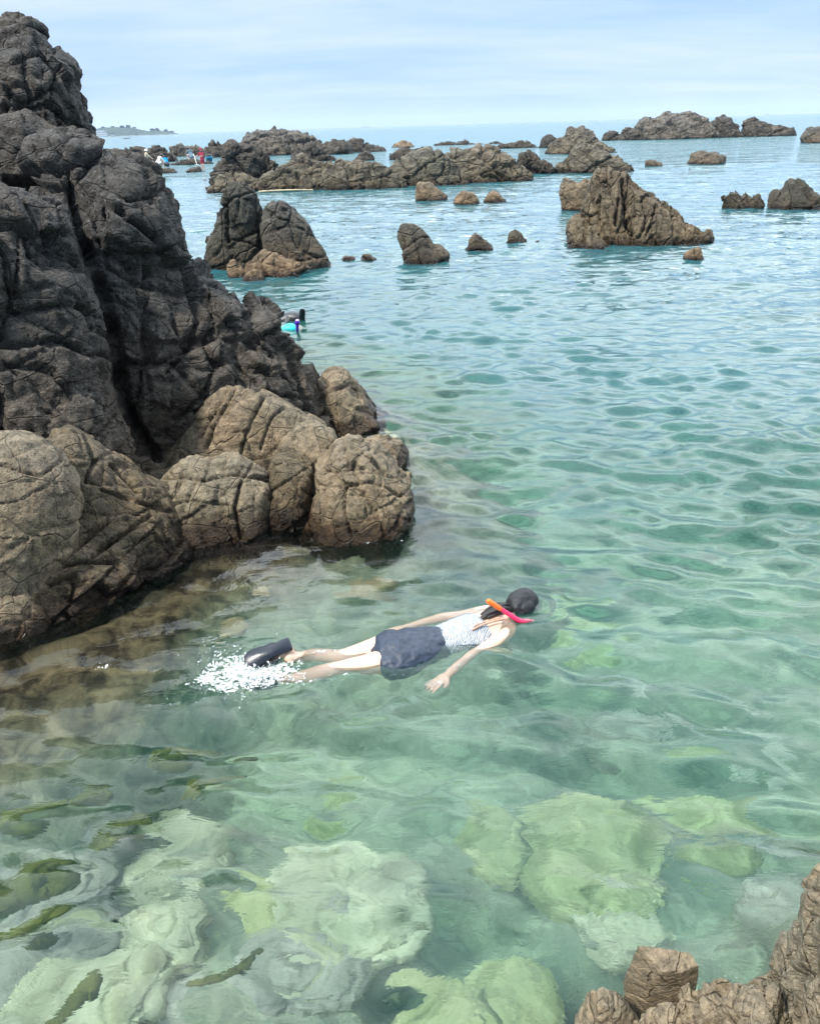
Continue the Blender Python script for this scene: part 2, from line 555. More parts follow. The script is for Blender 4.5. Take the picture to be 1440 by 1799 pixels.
# ------------------------------------------------------------------ the big outcrop on the left
rock('rock_outcrop', 'huge dark cracked rock outcrop rising out of the water and towering above the horizon', M_DARK, [
    dict(o=[(-420, 260), (-330, 90), (-200, 60), (-60, 58), (-10, 46), (20, 40), (50, 44), (72, 60), (96, 90), (128, 120), (152, 160), (159, 205), (164, 262), (176, 420), (190, 640)], D=9.6, T=1.5, lean=0.35, R=0.9, zbot=0),
    dict(o=[(-420, 420), (-300, 200), (-80, 190), (20, 196), (52, 205), (78, 236), (120, 262), (168, 280), (200, 420), (260, 640)], D=8.6, T=1.0, lean=0.3, zbot=0),
    dict(o=[(20, 520), (40, 300), (70, 262), (105, 250), (150, 262), (182, 280), (214, 273), (238, 278), (254, 296), (278, 322), (298, 344), (310, 380), (318, 440), (332, 470), (356, 486), (385, 492), (412, 520), (432, 545), (470, 640), (500, 760)], D=8.1, T=1.15, lean=0.25, R=0.8, zbot=0),
    dict(o=[(-400, 560), (-300, 300), (-60, 300), (0, 312), (60, 318), (110, 336), (136, 372), (158, 450), (190, 540), (205, 640), (220, 760), (260, 800)], D=7.25, T=0.95, lean=0.2, R=0.7, zbot=0),
    dict(o=[(-400, 640), (-300, 500), (-40, 500), (30, 520), (90, 548), (150, 600), (200, 690), (250, 790), (270, 830)], D=6.75, T=0.7, lean=0.2, zbot=0),
    dict(o=[(330, 760), (360, 600), (392, 520), (436, 545), (446, 532), (468, 530), (488, 548), (500, 580), (524, 602), (548, 640), (566, 676), (590, 745)], D=8.0, T=1.0, lean=0.15, zbot=-0.6),
    dict(o=[(250, 800), (262, 690), (300, 640), (360, 650), (420, 640), (490, 690), (560, 740), (580, 790)], D=7.5, T=0.8, lean=0.2, zbot=-0.6),
    dict(o=[(-420, 860), (-300, 700), (0, 700), (120, 740), (200, 775), (280, 800), (400, 790), (520, 830), (560, 890)], D=6.9, T=0.8, lean=0.2, zbot=-0.6),
], 0.024, 0.66, 0.115, 11, cat='rock outcrop', rot=(0.5, 0.35, 0.5), stretch=(1, 1, 0.8), fine=1.2, groove=0.7, rough=0.75, tilt=1.3,
    joints=[((0.9, 0.2, 0.55), 0.75, 0.05), ((-0.4, 0.1, 1.0), 0.95, 0.05)],
    cracks=[([(125, 325), (140, 390), (165, 470), (188, 520), (205, 600), (215, 680), (240, 750), (275, 800)], 15, 0.22),
            ([(172, 276), (150, 300), (128, 320), (175, 350), (215, 375), (250, 400), (300, 440)], 8, 0.11),
            ([(222, 352), (262, 345), (295, 328)], 6, 0.07), ([(90, 150), (60, 175), (20, 190), (-60, 196)], 8, 0.1), ([(20, 110), (70, 92), (100, 122), (92, 170), (112, 232)], 7, 0.08),
            ([(28, 525), (33, 470), (28, 400)], 5, 0.07), ([(105, 480), (112, 410), (100, 350)], 5, 0.06), ([(-40, 565), (60, 545), (130, 535), (160, 552)], 8, 0.09),
            ([(330, 500), (348, 560), (332, 610), (296, 655)], 9, 0.11), ([(345, 500), (400, 560), (430, 600), (480, 625)], 7, 0.08), ([(130, 705), (92, 652), (0, 640), (-60, 650)], 7, 0.07),
            ([(420, 650), (470, 690), (545, 700)], 6, 0.07), ([(360, 600), (382, 650), (352, 700), (300, 740)], 7, 0.09), ([(200, 600), (160, 575), (150, 520)], 6, 0.06),
            ([(255, 440), (262, 520), (250, 600), (262, 690)], 9, 0.09), ([(190, 470), (240, 500), (320, 520)], 6, 0.06), ([(60, 300), (58, 262), (90, 246)], 9, 0.1), ([(0, 310), (40, 318), (90, 330), (125, 326)], 9, 0.1)])

rock('slab', 'long smooth brown slab with curved cracks leaning on the dark outcrop above the ribbed boulder', M_TAN, [
    dict(o=[(282, 800), (330, 742), (372, 690), (398, 676), (440, 684), (486, 704), (528, 726), (560, 748), (586, 772), (596, 800)], D=7.0, T=0.5, lean=0.25),
], 0.018, 0.5, 0.035, 21, cat='rock slab', groove=0.3, fine=0.75, group=G_BOUL, tilt=0.8,
    cracks=[([(464, 700), (438, 748), (422, 800)], 5, 0.05), ([(412, 685), (382, 737), (359, 790)], 5, 0.05), ([(500, 716), (478, 735), (458, 790)], 4, 0.04), ([(350, 770), (390, 700), (398, 680)], 5, 0.05), ([(545, 750), (520, 770), (500, 800)], 4, 0.04)])
rock('boulder', 'rounded brown boulder wedged directly behind the end boulder, its top against the long slab', M_TAN, [
    dict(o=[(470, 830), (488, 786), (520, 752), (552, 742), (588, 762), (602, 800), (610, 850)], D=6.35, T=0.4, lean=0.2),
], 0.015, 0.45, 0.028, 22, cat='boulder', groove=0.3, fine=0.75, group=G_BOUL)
rock('boulder', 'brown rounded shoulder of rock meeting the sea farthest out on the outcrop foot', M_TAN, [
    dict(o=[(545, 765), (548, 700), (562, 662), (584, 646), (606, 652), (630, 678), (648, 705), (672, 724), (688, 738), (684, 752)], base=(640, 758), T=0.55, lean=0.1),
], 0.017, 0.5, 0.05, 23, cat='boulder', groove=0.3, fine=0.75, group=G_BOUL, joints=[((0.6, 0.1, 0.8), 0.33, 0.03)])
rock('boulder', 'low brown knob of rock awash at the waterline just behind the end boulder', M_TAN, [
    dict(o=[(628, 800), (636, 772), (656, 766), (682, 770), (704, 778), (716, 796), (718, 818)], base=(690, 826), T=0.3, lean=0.1),
], 0.013, 0.3, 0.03, 24, cat='boulder', groove=0.3, fine=0.75, group=G_BOUL)
rock('boulder', 'blocky tan end boulder with a vertical crack, standing in the water nearest the open sea', M_TAN, [
    dict(o=[(520, 940), (536, 890), (546, 860), (548, 820), (566, 800), (582, 776), (610, 771), (640, 778), (672, 800), (700, 826), (722, 848), (726, 880), (716, 912)], base=(620, 946), T=0.55, lean=0.28, R=0.3),
], 0.013, 0.42, 0.040, 25, cat='boulder', groove=0.3, fine=0.75, group=G_BOUL, tilt=1.5, rough=0.8,
    cracks=[([(607, 850), (605, 900), (618, 942)], 4.5, 0.05), ([(556, 852), (600, 858), (650, 848), (705, 872)], 5, 0.035), ([(560, 820), (590, 830), (642, 824)], 4, 0.03), ([(610, 778), (642, 800), (676, 832)], 4, 0.03), ([(688, 935), (705, 905), (722, 880)], 6, 0.04)])
rock('boulder', 'dark brown narrow boulder squeezed between the ribbed boulder and the end boulder', M_LEDGE, [
    dict(o=[(440, 930), (462, 850), (478, 800), (500, 792), (524, 800), (550, 812), (556, 850), (552, 930)], base=(510, 925), T=0.42, lean=0.3),
], 0.013, 0.36, 0.035, 26, cat='boulder', group=G_BOUL)
rock('boulder', 'long tan boulder with parallel ribs of cracks over the shaded water edge', M_TAN, [
    dict(o=[(262, 920), (268, 872), (290, 832), (318, 806), (342, 797), (366, 800), (392, 794), (420, 796), (444, 812), (474, 832), (482, 870), (486, 930)], base=(400, 948), T=0.5, lean=0.45, R=0.3, back=0.5),
], 0.013, 0.42, 0.03, 27, cat='boulder', groove=0.3, fine=0.75, group=G_BOUL, tilt=1.2,
    cracks=[([(298, 834), (269, 882)], 5, 0.04), ([(319, 843), (292, 892)], 5, 0.04), ([(342, 846), (322, 900)], 4, 0.03), ([(274, 840), (327, 838), (359, 843), (422, 832), (478, 845)], 5, 0.045), ([(424, 846), (412, 890), (422, 944)], 6, 0.07), ([(372, 800), (358, 842)], 4, 0.03), ([(398, 796), (392, 838)], 4, 0.03), ([(446, 812), (430, 838)], 4, 0.03), ([(290, 890), (330, 880), (400, 885)], 4, 0.025)])
rock('ledge', 'brown wedge shaped ridge running down right of the big rounded boulder at the frame edge', M_LEDGE, [
    dict(o=[(20, 950), (60, 800), (98, 762), (122, 752), (156, 768), (200, 800), (246, 830), (300, 862), (330, 905), (340, 950)], D=5.75, T=0.45, lean=0.2),
], 0.014, 0.45, 0.035, 28, cat='rock ledge', group=G_BOUL, 
    cracks=[([(195, 815), (243, 866)], 5, 0.05), ([(150, 765), (165, 810), (150, 850)], 6, 0.06), ([(180, 860), (230, 880), (300, 900)], 5, 0.04)])
rock('boulder', 'big pale tan rounded boulder cut by the left frame edge', M_TAN, [
    dict(o=[(-260, 1000), (-240, 840), (-120, 780), (-20, 764), (40, 764), (86, 776), (122, 800), (146, 834), (150, 874), (140, 920), (120, 990)], D=5.35, T=0.55, lean=0.3, R=0.5),
], 0.014, 0.55, 0.03, 29, cat='boulder', groove=0.3, fine=0.75, group=G_BOUL, tilt=0.7,
    cracks=[([(-60, 812), (0, 817), (32, 827), (74, 838), (108, 808), (113, 780)], 4, 0.03), ([(-60, 890), (30, 880), (90, 850)], 3, 0.02)])
rock('ledge', 'sloping brown bedded ledge running down into the shallows below the rounded boulder', M_LEDGE, [
    dict(o=[(-280, 1060), (-240, 900), (-60, 900), (40, 925), (120, 890), (200, 872), (270, 890), (312, 925), (335, 942)], D=5.5, T=0.5, lean=-0.05),
    dict(o=[(-280, 1120), (-240, 960), (-40, 955), (60, 960), (140, 950), (210, 960), (250, 975)], D=5.15, T=0.4, lean=0.0),
], 0.013, 0.42, 0.04, 30, cat='rock ledge', group=G_BOUL, rot=(0.2, 0.7, 0.3), stretch=(0.6, 1, 1.7), joints=[((-0.62, 0.25, 0.75), 0.34, 0.018)],
    cracks=[([(-20, 975), (53, 935), (106, 882), (150, 850)], 8, 0.09), ([(84, 992), (153, 948), (214, 888)], 7, 0.07), ([(164, 976), (264, 906)], 7, 0.07), ([(95, 1000), (140, 985), (200, 990)], 6, 0.06)])
rock('boulder', 'low flat topped brown rock at the left frame edge, nearest the shallow water', M_TAN, [
    dict(o=[(-280, 1160), (-240, 1010), (-60, 994), (10, 990), (48, 998), (80, 1020), (94, 1060), (90, 1100)], base=(10, 1125), T=0.4, lean=0.1, R=0.2),
], 0.012, 0.4, 0.035, 31, cat='boulder', groove=0.3, fine=0.75, group=G_BOUL)

# ------------------------------------------------------------------ the near rocks at the bottom right
rock('rock', 'steep glinting brown rock filling the bottom right corner of the frame', M_NEAR, [
    dict(o=[(1330, 1990), (1345, 1830), (1350, 1740), (1354, 1690), (1378, 1650), (1396, 1600), (1416, 1560), (1432, 1525), (1480, 1440), (1640, 1400), (1800, 1500), (1860, 1900)], D=1.62, T=0.30, lean=0.0, R=0.16, back=0.1, zbot=-0.4),
], 0.0065, 0.20, 0.022, 41, rot=(0.8, 0.3, 0.3), stretch=(1.6, 1, 0.7), joints=[((0.9, 0.3, 0.3), 0.13, 0.014)], groove=1.2,
    cracks=[([(1350, 1690), (1352, 1800)], 8, 0.03), ([(1402, 1600), (1386, 1680), (1362, 1740)], 5, 0.02), ([(1440, 1650), (1410, 1720), (1400, 1800)], 6, 0.02)])
rock('rock', 'jagged row of upright brown rock blades along the bottom edge right of the broken block', M_NEAR, [
    dict(o=[(1170, 1860), (1178, 1790), (1190, 1735), (1205, 1722), (1222, 1735), (1236, 1718), (1252, 1728), (1268, 1745), (1282, 1728), (1300, 1738), (1320, 1726), (1345, 1716), (1372, 1730), (1400, 1860)], D=1.36, T=0.12, lean=0.0, R=0.05, back=0.1, zbot=-0.4),
    dict(o=[(1225, 1800), (1240, 1730), (1300, 1716), (1340, 1712), (1370, 1725), (1380, 1800)], D=1.44, T=0.06, lean=0.0, back=0.3, zbot=-0.4),
], 0.005, 0.19, 0.017, 43, fine=0.6, stretch=(2.0, 1.4, 0.6), rot=(0.1, 0.15, 0.1), joints=[((1, 0.1, 0.12), 0.09, 0.016)], groove=1.3)
rock('rock', 'pale rough brown rock at the bottom edge left of the broken block', M_NEAR, [
    dict(o=[(985, 1990), (1000, 1830), (1012, 1780), (1030, 1754), (1052, 1738), (1078, 1746), (1100, 1772), (1120, 1800), (1150, 1990)], D=1.35, T=0.14, lean=0.0, back=0.15, R=0.06, zbot=-0.4),
], 0.0055, 0.13, 0.013, 44)
rock('rock', 'small low brown rock under the broken block at the bottom edge', M_NEAR, [
    dict(o=[(1090, 1990), (1110, 1830), (1126, 1786), (1150, 1768), (1180, 1764), (1200, 1790), (1220, 1990)], D=1.30, T=0.11, lean=0.0, back=0.15, R=0.05, zbot=-0.4),
], 0.0055, 0.11, 0.010, 45)
rock('ledge', 'dark rock bank below the bottom edge under the near rocks', M_NEAR, [
    dict(o=[(850, 2600), (900, 2350), (1040, 2160), (1250, 2060), (1500, 1960), (1900, 1900), (2300, 2200), (2400, 2600)], D=0.95, T=0.35, lean=0.0, zbot=-0.6),
], 0.02, 0.3, 0.03, 46, cat='rock ledge')

# the broken block: its corners, each on the pixel where the photograph has it
BL = [(1119, 1661, .86), (1180, 1668, .86), (1214, 1673, .85), (1229, 1697, .84), (1197, 1709, .845), (1162, 1707, .85),
      (1094, 1722, .72), (1128, 1752, .62), (1226, 1716, .76), (1196, 1738, .70), (1168, 1768, .56), (1102, 1790, .52), (1140, 1800, .50)]
bm = bmesh.new()
for (px_, py_, z_) in BL:
    bm.verts.new(at_z(px_, py_, z_))
for (px_, py_, z_) in ((1119, 1661, .86), (1214, 1673, .85), (1229, 1697, .84)):
    q_ = at_z(px_, py_, z_)
    bm.verts.new((q_[0], q_[1] - 0.02, 0.45))
bmesh.ops.convex_hull(bm, input=bm.verts)
me_ = bpy.data.meshes.new('rock_block')
bm.to_mesh(me_)
bm.free()
tmp = link('tmp', me_, None)
md = tmp.modifiers.new('r', 'REMESH')
md.mode = 'VOXEL'
md.voxel_size = 0.0035
out = evaluate(tmp)
bpy.data.objects.remove(tmp)
co_, no_ = arrays(out)
co_ = displace(co_, no_, 0.16, 0.0022, 42, groove=0.2, fine=1.8)
og_ = co_.mean(0)
out.vertices.foreach_set('co', (co_ - og_).astype(np.float32).ravel())
out.polygons.foreach_set('use_smooth', np.ones(len(out.polygons), dtype=bool))
out.update()
tag(link('rock_block', out, M_NEAR, None, tuple(og_)), 'angular broken block with grey flat top and golden left face sitting on the near rocks', 'rock block')

# ------------------------------------------------------------------ rocks in the middle distance
def sea(name, label, mat, o, T, seed, base=None, cat='rock', lean=0.35, S=None, amp=None, vs=1.25, more=(), R=None, **kw):
    x = [p[0] for p in o]
    cx = sum(x) / len(x)
    if base is None:
        base = (cx, (o[0][1] + o[-1][1]) / 2 + 1)
    q = at_z(*base)
    D = math.hypot(q[0], q[1])
    wid = (max(x) - min(x)) * D / F0 * 1.05
    T = T * wid
    vox = max(0.012, D * vs / 789)
    S = S or wid * 0.33
    pcs = [dict(o=o, base=base, T=T, lean=lean, zbot=-max(0.4, 0.02 * D), R=R)]
    for m_ in more:
        pcs.append(dict(dict(base=base, T=T, lean=lean, zbot=-max(0.4, 0.02 * D)), **m_))
    return rock(name, label, mat, pcs, vox, S, amp or S * 0.11, seed, cat=cat, group=kw.pop('group', G_SEA), **kw)


sea('sea_stack', 'tall dark half of the split rock, steep and cracked, nearest the big outcrop', M_STACK2,
    [(358, 462), (360, 428), (372, 402), (382, 378), (387, 350), (390, 326), (408, 318), (430, 320), (450, 332), (456, 350), (464, 370), (470, 400), (472, 462)], 0.33, 51, base=(420, 474), S=0.9, amp=0.085, rough=0.8, cracks=[([(395, 340), (397, 380), (400, 425)], 6, 0.25), ([(462, 350), (455, 394), (460, 440)], 6, 0.25), ([(422, 335), (418, 372)], 3, 0.1), ([(400, 420), (440, 425), (462, 440)], 3, 0.1)])
sea('sea_stack', 'grey rounded half of the split rock with crossing cracks and a smooth face', M_STACK,
    [(462, 462), (459, 420), (457, 385), (464, 358), (478, 349), (497, 351), (522, 368), (545, 392), (552, 412), (566, 430), (576, 448), (577, 462)], 0.33, 52, base=(515, 474), S=1.2, amp=0.055, rough=0.8, cracks=[([(470, 370), (486, 380), (505, 387), (538, 405)], 2.5, 0.08), ([(512, 362), (510, 386), (486, 405)], 2.5, 0.07), ([(546, 400), (540, 415)], 3, 0.08), ([(535, 440), (560, 455)], 3, 0.08)])
sea('slab', 'low golden layered slab at the foot of the grey split rock', M_GOLD,
    [(428, 478), (440, 458), (462, 442), (480, 444), (505, 455), (535, 462), (552, 468), (530, 478)], 0.28, 53, base=(490, 486), cat='rock slab', S=0.5, joints=[((0.3, 0.5, 0.8), 0.3, 0.06)])
sea('rock', 'small pointed golden rock below the dark half of the split rock', M_GOLD,
    [(396, 482), (402, 455), (412, 452), (426, 466), (436, 482)], 0.4, 54, base=(415, 488))
sea('rock', 'small knobbly golden rock in front of the layered slab', M_GOLD,
    [(424, 488), (434, 474), (450, 472), (462, 480), (466, 489)], 0.4, 55, base=(445, 493))
sea('rock', 'low flat dark rock, left of the two awash between split rock and boulder', M_GOLD,
    [(598, 457), (606, 447), (620, 448), (630, 456)], 0.35, 56)
sea('rock', 'low humped dark rock, right of the two awash between split rock and boulder', M_GOLD,
    [(627, 458), (640, 444), (650, 446), (663, 454)], 0.35, 57)
sea('boulder', 'large tan rounded boulder standing alone in the water at mid picture', M_STACK,
    [(706, 455), (700, 436), (691, 414), (693, 400), (706, 391), (726, 390), (745, 402), (766, 426), (780, 434), (792, 448), (786, 456)], 0.32, 58, base=(742, 462), cat='boulder', S=1.2, amp=0.05, rough=0.8)
sea('rock', 'small pyramid shaped brown rock right of the lone tan boulder', M_STACK,
    [(817, 436), (822, 418), (833, 404), (850, 416), (868, 434)], 0.35, 59, base=(842, 440))
sea('rock', 'small dark round rock right of the pyramid shaped one', M_STACK2,
    [(889, 425), (892, 408), (904, 400), (917, 408), (927, 424)], 0.4, 60, base=(907, 428))
sea('rock', 'tiny dark stone barely breaking the surface beside the small round rock', M_STACK2,
    [(938, 423), (944, 418), (950, 422)], 0.5, 61)
sea('rock', 'brown block shaped rock, left of the three in front of the long reef', M_GOLD,
    [(728, 350), (727, 328), (738, 318), (758, 321), (774, 332), (788, 345), (786, 350)], 0.32, 62, base=(752, 353))
sea('rock', 'orange brown low rock, middle of the three in front of the long reef', M_GOLD,
    [(795, 356), (799, 342), (812, 333), (830, 336), (844, 350), (842, 356)], 0.35, 63, base=(820, 360))
sea('rock', 'small olive rock with a forked top, right of three before the long reef', M_GOLD,
    [(849, 353), (854, 342), (866, 332), (880, 341), (890, 351)], 0.35, 64, base=(868, 356))
sea('rock_ridge', 'great brown wedge shaped rock of upright jointed blocks sloping down to the right', M_RIDGE,
    [(1000, 430), (998, 402), (1012, 384), (1022, 356), (1034, 336), (1040, 312), (1050, 297), (1068, 296), (1078, 302), (1100, 306), (1130, 326), (1160, 348), (1186, 368), (1206, 386), (1230, 398), (1254, 412)], 0.24, 65, base=(1100, 432), cat='rock ridge',
    S=1.15, amp=0.30, vs=1.0, stretch=(2.1, 1.3, 0.75), rot=(0.15, 0.22, 0.1), joints=[((0.93, 0.1, -0.3), 1.15, 0.13)], groove=1.6,
    more=[dict(o=[(1004, 437), (1006, 424), (1016, 412), (1030, 405), (1050, 410), (1062, 432)], base=(1030, 438), T=0.7)], yaw=0.0) if False else \
rock('rock_ridge', 'great brown wedge shaped rock of upright jointed blocks sloping down to the right', M_RIDGE, [
    dict(o=[(1002, 432), (998, 402), (1012, 384), (1022, 356), (1034, 336), (1040, 312), (1050, 297), (1068, 296), (1078, 302), (1100, 306), (1130, 326), (1160, 348), (1186, 368), (1206, 386), (1230, 398), (1254, 412)], base=(1110, 430), T=1.15, lean=0.5, yaw=0.18),
    dict(o=[(1004, 436), (1006, 420), (1016, 408), (1030, 402), (1050, 408), (1066, 432)], base=(1032, 437), T=0.7, lean=0.3),
], 0.028, 0.9, 0.12, 65, cat='rock ridge', group=G_SEA, stretch=(1.9, 1.2, 0.75), rot=(0.15, 0.22, 0.1), joints=[((0.93, 0.1, -0.3), 0.8, 0.05)], groove=0.8, tilt=1.4,
    cracks=[([(1092, 318), (1100, 346), (1097, 368), (1102, 398), (1110, 408)], 8, 0.35), ([(1052, 345), (1052, 396)], 4, 0.15), ([(1086, 350), (1084, 370), (1081, 396)], 5, 0.2), ([(1130, 352), (1134, 385), (1130, 408)], 4, 0.15), ([(1152, 362), (1148, 389), (1136, 410)], 5, 0.2), ([(1180, 366), (1185, 394), (1196, 414)], 4, 0.15), ([(1020, 370), (1030, 400), (1022, 430)], 5, 0.15), ([(1204, 385), (1206, 410)], 4, 0.1)])
sea('rock', 'tan notched rock standing just behind the left end of the great wedge', M_GOLD,
    [(984, 366), (982, 322), (990, 308), (1004, 312), (1016, 318), (1030, 308), (1042, 322), (1048, 368)], 0.35, 66, base=(1012, 370), R=0.5)
sea('rock', 'small tawny rock off the right end of the great wedge', M_GOLD,
    [(1197, 457), (1200, 445), (1214, 435), (1233, 432), (1238, 456)], 0.4, 67, base=(1218, 460))
sea('rock', 'row of short upright rock pillars left of the pointed rock at the right edge', M_STACK2,
    [(1258, 363), (1260, 341), (1270, 334), (1280, 342), (1284, 340), (1290, 331), (1298, 334), (1304, 342), (1312, 332), (1321, 344), (1334, 342), (1340, 364)], 0.22, 68, base=(1300, 367), S=0.6, amp=0.12,
    stretch=(1.8, 1, 0.6), joints=[((1, 0, 0.1), 0.6, 0.14)])
sea('rock', 'dark pointed rock with a low shoulder at the right edge of the frame', M_STACK2,
    [(1350, 364), (1352, 340), (1362, 335), (1370, 342), (1384, 320), (1400, 308), (1414, 318), (1428, 338), (1446, 352), (1470, 364)], 0.25, 69, base=(1405, 367), S=1.2)
sea('rock', 'long low rock alone in the water right of the reef, top slanting', M_STACK,
    [(1208, 286), (1213, 270), (1230, 262), (1246, 266), (1268, 268), (1278, 276), (1277, 284)], 0.3, 70, base=(1242, 288))
sea('rock', 'small flat topped rock just off the right tip of the reef', M_STACK,
    [(1130, 290), (1130, 278), (1148, 277), (1162, 284), (1167, 290)], 0.3, 71, base=(1147, 292))
sea('rock', 'brown rock cut by the right frame edge below the horizon', M_STACK,
    [(1402, 249), (1404, 235), (1418, 222), (1440, 219), (1480, 222), (1500, 248)], 0.3, 72, base=(1430, 251))

# far islet on the right, four rocks
JG = dict(groove=1.3, fine=1.8, stretch=(1, 1, 1.5))
sea('rock_islet', 'jagged pale crowned rock islet, highest of the far right skerry', M_REEFL,
    [(1112, 243), (1122, 214), (1134, 206), (1150, 210), (1158, 198), (1176, 194), (1190, 196), (1206, 191), (1226, 197), (1240, 208), (1256, 216), (1272, 242)], 0.25, 73, base=(1190, 244), cat='rock islet', vs=1.0, S=2.6, amp=0.42, **JG)
sea('rock_islet', 'dark low rock hump joining the pale crowned islet to the skerry end', M_REEFD,
    [(1242, 242), (1250, 214), (1264, 204), (1284, 208), (1298, 217), (1306, 230), (1316, 240)], 0.25, 74, base=(1280, 241), cat='rock islet', vs=1.0, S=2.4, amp=0.4, **JG)
sea('rock_islet', 'dark long rock tapering right, seaward end of the far right skerry', M_REEFD,
    [(1296, 240), (1302, 216), (1314, 204), (1330, 203), (1348, 212), (1366, 214), (1382, 218), (1396, 222), (1401, 233)], 0.22, 75, base=(1350, 239), cat='rock islet', vs=1.0, S=2.4, amp=0.4, **JG)
sea('rock_islet', 'low broken rock at the left end of the far right skerry', M_REEFD,
    [(1056, 245), (1066, 230), (1076, 227), (1086, 238), (1096, 226), (1108, 222), (1120, 230), (1136, 244)], 0.25, 76, base=(1095, 246), cat='rock islet', vs=1.0, S=2.2, amp=0.4, **JG)

# the long reef across the middle: separate masses of rock
G_REEF = 'rock masses of the long reef'
RK = dict(group=G_REEF, cat='reef rock', groove=1.5, fine=1.6)
sea('reef_rock', 'pale jagged hump of rock, highest at the back left of the long reef', M_REEFL,
    [(425, 268), (432, 248), (438, 238), (456, 232), (474, 226), (497, 221), (516, 228), (530, 236), (552, 236), (562, 250), (574, 272)], 0.3, 81, base=(500, 272), vs=1.0, S=2.2, amp=0.5, **RK)
sea('reef_rock', 'dark pointed rock with a long tail at the back of the long reef', M_REEFD,
    [(596, 266), (606, 252), (616, 240), (632, 243), (650, 252), (668, 258), (676, 264)], 0.3, 82, base=(640, 267), S=2.0, amp=0.4, **RK)
sea('reef_rock', 'dull grey broken rock between the pale hump and the dark pointed rock', M_REEFD,
    [(548, 270), (556, 250), (568, 246), (584, 241), (604, 242), (616, 252), (620, 270)], 0.3, 83, base=(585, 271), S=2.0, amp=0.4, **RK)
sea('reef_rock', 'dark blue grey crag at the left end of the long reef', M_REEFD,
    [(372, 318), (372, 296), (384, 280), (392, 266), (410, 258), (436, 257), (456, 262), (480, 274), (490, 300), (486, 326)], 0.26, 84, base=(430, 322), S=1.6, amp=0.35, **RK)
sea('reef_rock', 'low brown foot of rock at the waterline left end of the long reef', M_REEF,
    [(360, 334), (364, 322), (378, 308), (400, 302), (430, 306), (452, 320), (464, 334)], 0.25, 85, base=(410, 337), S=1.0, amp=0.2, **RK)
sea('reef_rock', 'broad brown bedded slab of the reef front above the floating pole', M_REEF,
    [(448, 332), (466, 306), (494, 288), (520, 281), (548, 279), (580, 282), (604, 300), (616, 328)], 0.22, 86, base=(530, 334), S=1.4, amp=0.2, joints=[((-0.5, 0.3, 0.8), 0.9, 0.1)], **RK)
sea('reef_rock', 'brown slanting rock slab in the middle of the reef front', M_REEF,
    [(560, 330), (572, 304), (596, 282), (620, 276), (650, 280), (676, 290), (700, 304), (722, 326)], 0.22, 87, base=(640, 332), S=1.4, amp=0.2, joints=[((0.55, 0.3, 0.8), 0.8, 0.1)], **RK)
sea('reef_rock', 'brown rounded rock mass right of the slanting slab on the reef', M_REEF,
    [(672, 325), (684, 296), (700, 276), (722, 266), (748, 262), (772, 268), (796, 284), (812, 304), (826, 322)], 0.22, 88, base=(750, 326), S=1.5, amp=0.2, **RK)
sea('reef_rock', 'brown leaning slab with long grooves near the right end of the reef', M_REEF,
    [(770, 318), (778, 284), (784, 266), (806, 262), (832, 258), (852, 257), (872, 266), (896, 282), (920, 296), (934, 310)], 0.22, 89, base=(850, 320), S=1.5, amp=0.2, joints=[((0.6, 0.2, 0.75), 0.7, 0.12)], **RK)
sea('reef_rock', 'dark block of rock just right of the grooved leaning slab', M_REEFD,
    [(902, 304), (906, 284), (914, 270), (932, 266), (950, 278), (966, 290), (976, 303)], 0.25, 90, base=(940, 306), S=1.2, amp=0.28, **RK)
sea('reef_rock', 'flat brown tongue of rock, right tip of the reef front', M_REEF,
    [(964, 302), (976, 290), (1000, 276), (1016, 262), (1034, 256), (1056, 262), (1078, 274), (1098, 286), (1112, 293)], 0.22, 91, base=(1040, 303), S=1.3, amp=0.25, joints=[((0.5, 0.2, 0.85), 0.7, 0.1)], **RK)
sea('reef_rock', 'brown pointed crag with a twin top behind the right tip of the reef', M_REEF,
    [(955, 268), (964, 250), (982, 240), (992, 236), (996, 222), (1004, 222), (1012, 226), (1024, 219), (1038, 226), (1052, 240), (1066, 254), (1084, 264)], 0.24, 92, base=(1015, 270), S=1.5, amp=0.2, joints=[((0.7, 0.2, -0.6), 1.1, 0.12)], **RK)
sea('reef_rock', 'small dark knuckle of rock left of the twin topped crag', M_REEFD,
    [(944, 257), (950, 242), (958, 234), (970, 236), (984, 246), (990, 256)], 0.3, 93, base=(965, 259), S=1.5, amp=0.2, **RK)
sea('reef_rock', 'low dark strip of rocks awash left of the small dark knuckle', M_REEFD,
    [(868, 258), (880, 250), (900, 251), (915, 246), (930, 250), (948, 256)], 0.15, 94, base=(905, 260), S=1.5, amp=0.2, **RK)
sea('reef_rock', 'thin dark rock strip farthest out toward the horizon', M_REEFD,
    [(762, 252), (790, 248), (806, 247), (818, 241), (828, 247), (850, 249), (872, 246), (884, 251)], 0.12, 95, base=(820, 254), S=1.8, amp=0.3, **RK)
sea('reef_rock', 'small orange brown rock at the back of the long reef by its dark ragged crest', M_GOLD,
    [(688, 257), (694, 248), (706, 245), (724, 248), (730, 257)], 0.3, 96, base=(710, 258), **RK)
sea('reef_rock', 'dark ragged crest of rock behind the reef middle', M_REEFD,
    [(684, 282), (694, 260), (712, 256), (728, 260), (746, 256), (758, 262), (764, 276)], 0.25, 97, base=(725, 280), S=1.5, amp=0.35, **RK)
sea('reef_rock', 'dark boulder heap behind the bedded slab at the reef middle left', M_REEFD,
    [(510, 280), (518, 262), (532, 256), (546, 250), (560, 256), (574, 268), (590, 282)], 0.25, 98, base=(550, 284), S=1.5, amp=0.35, **RK)
sea('reef_rock', 'small dark rock by the gap of water between pale hump and reef front', M_REEFD,
    [(622, 280), (630, 266), (644, 262), (656, 270), (662, 281)], 0.3, 99, base=(642, 282), **RK)
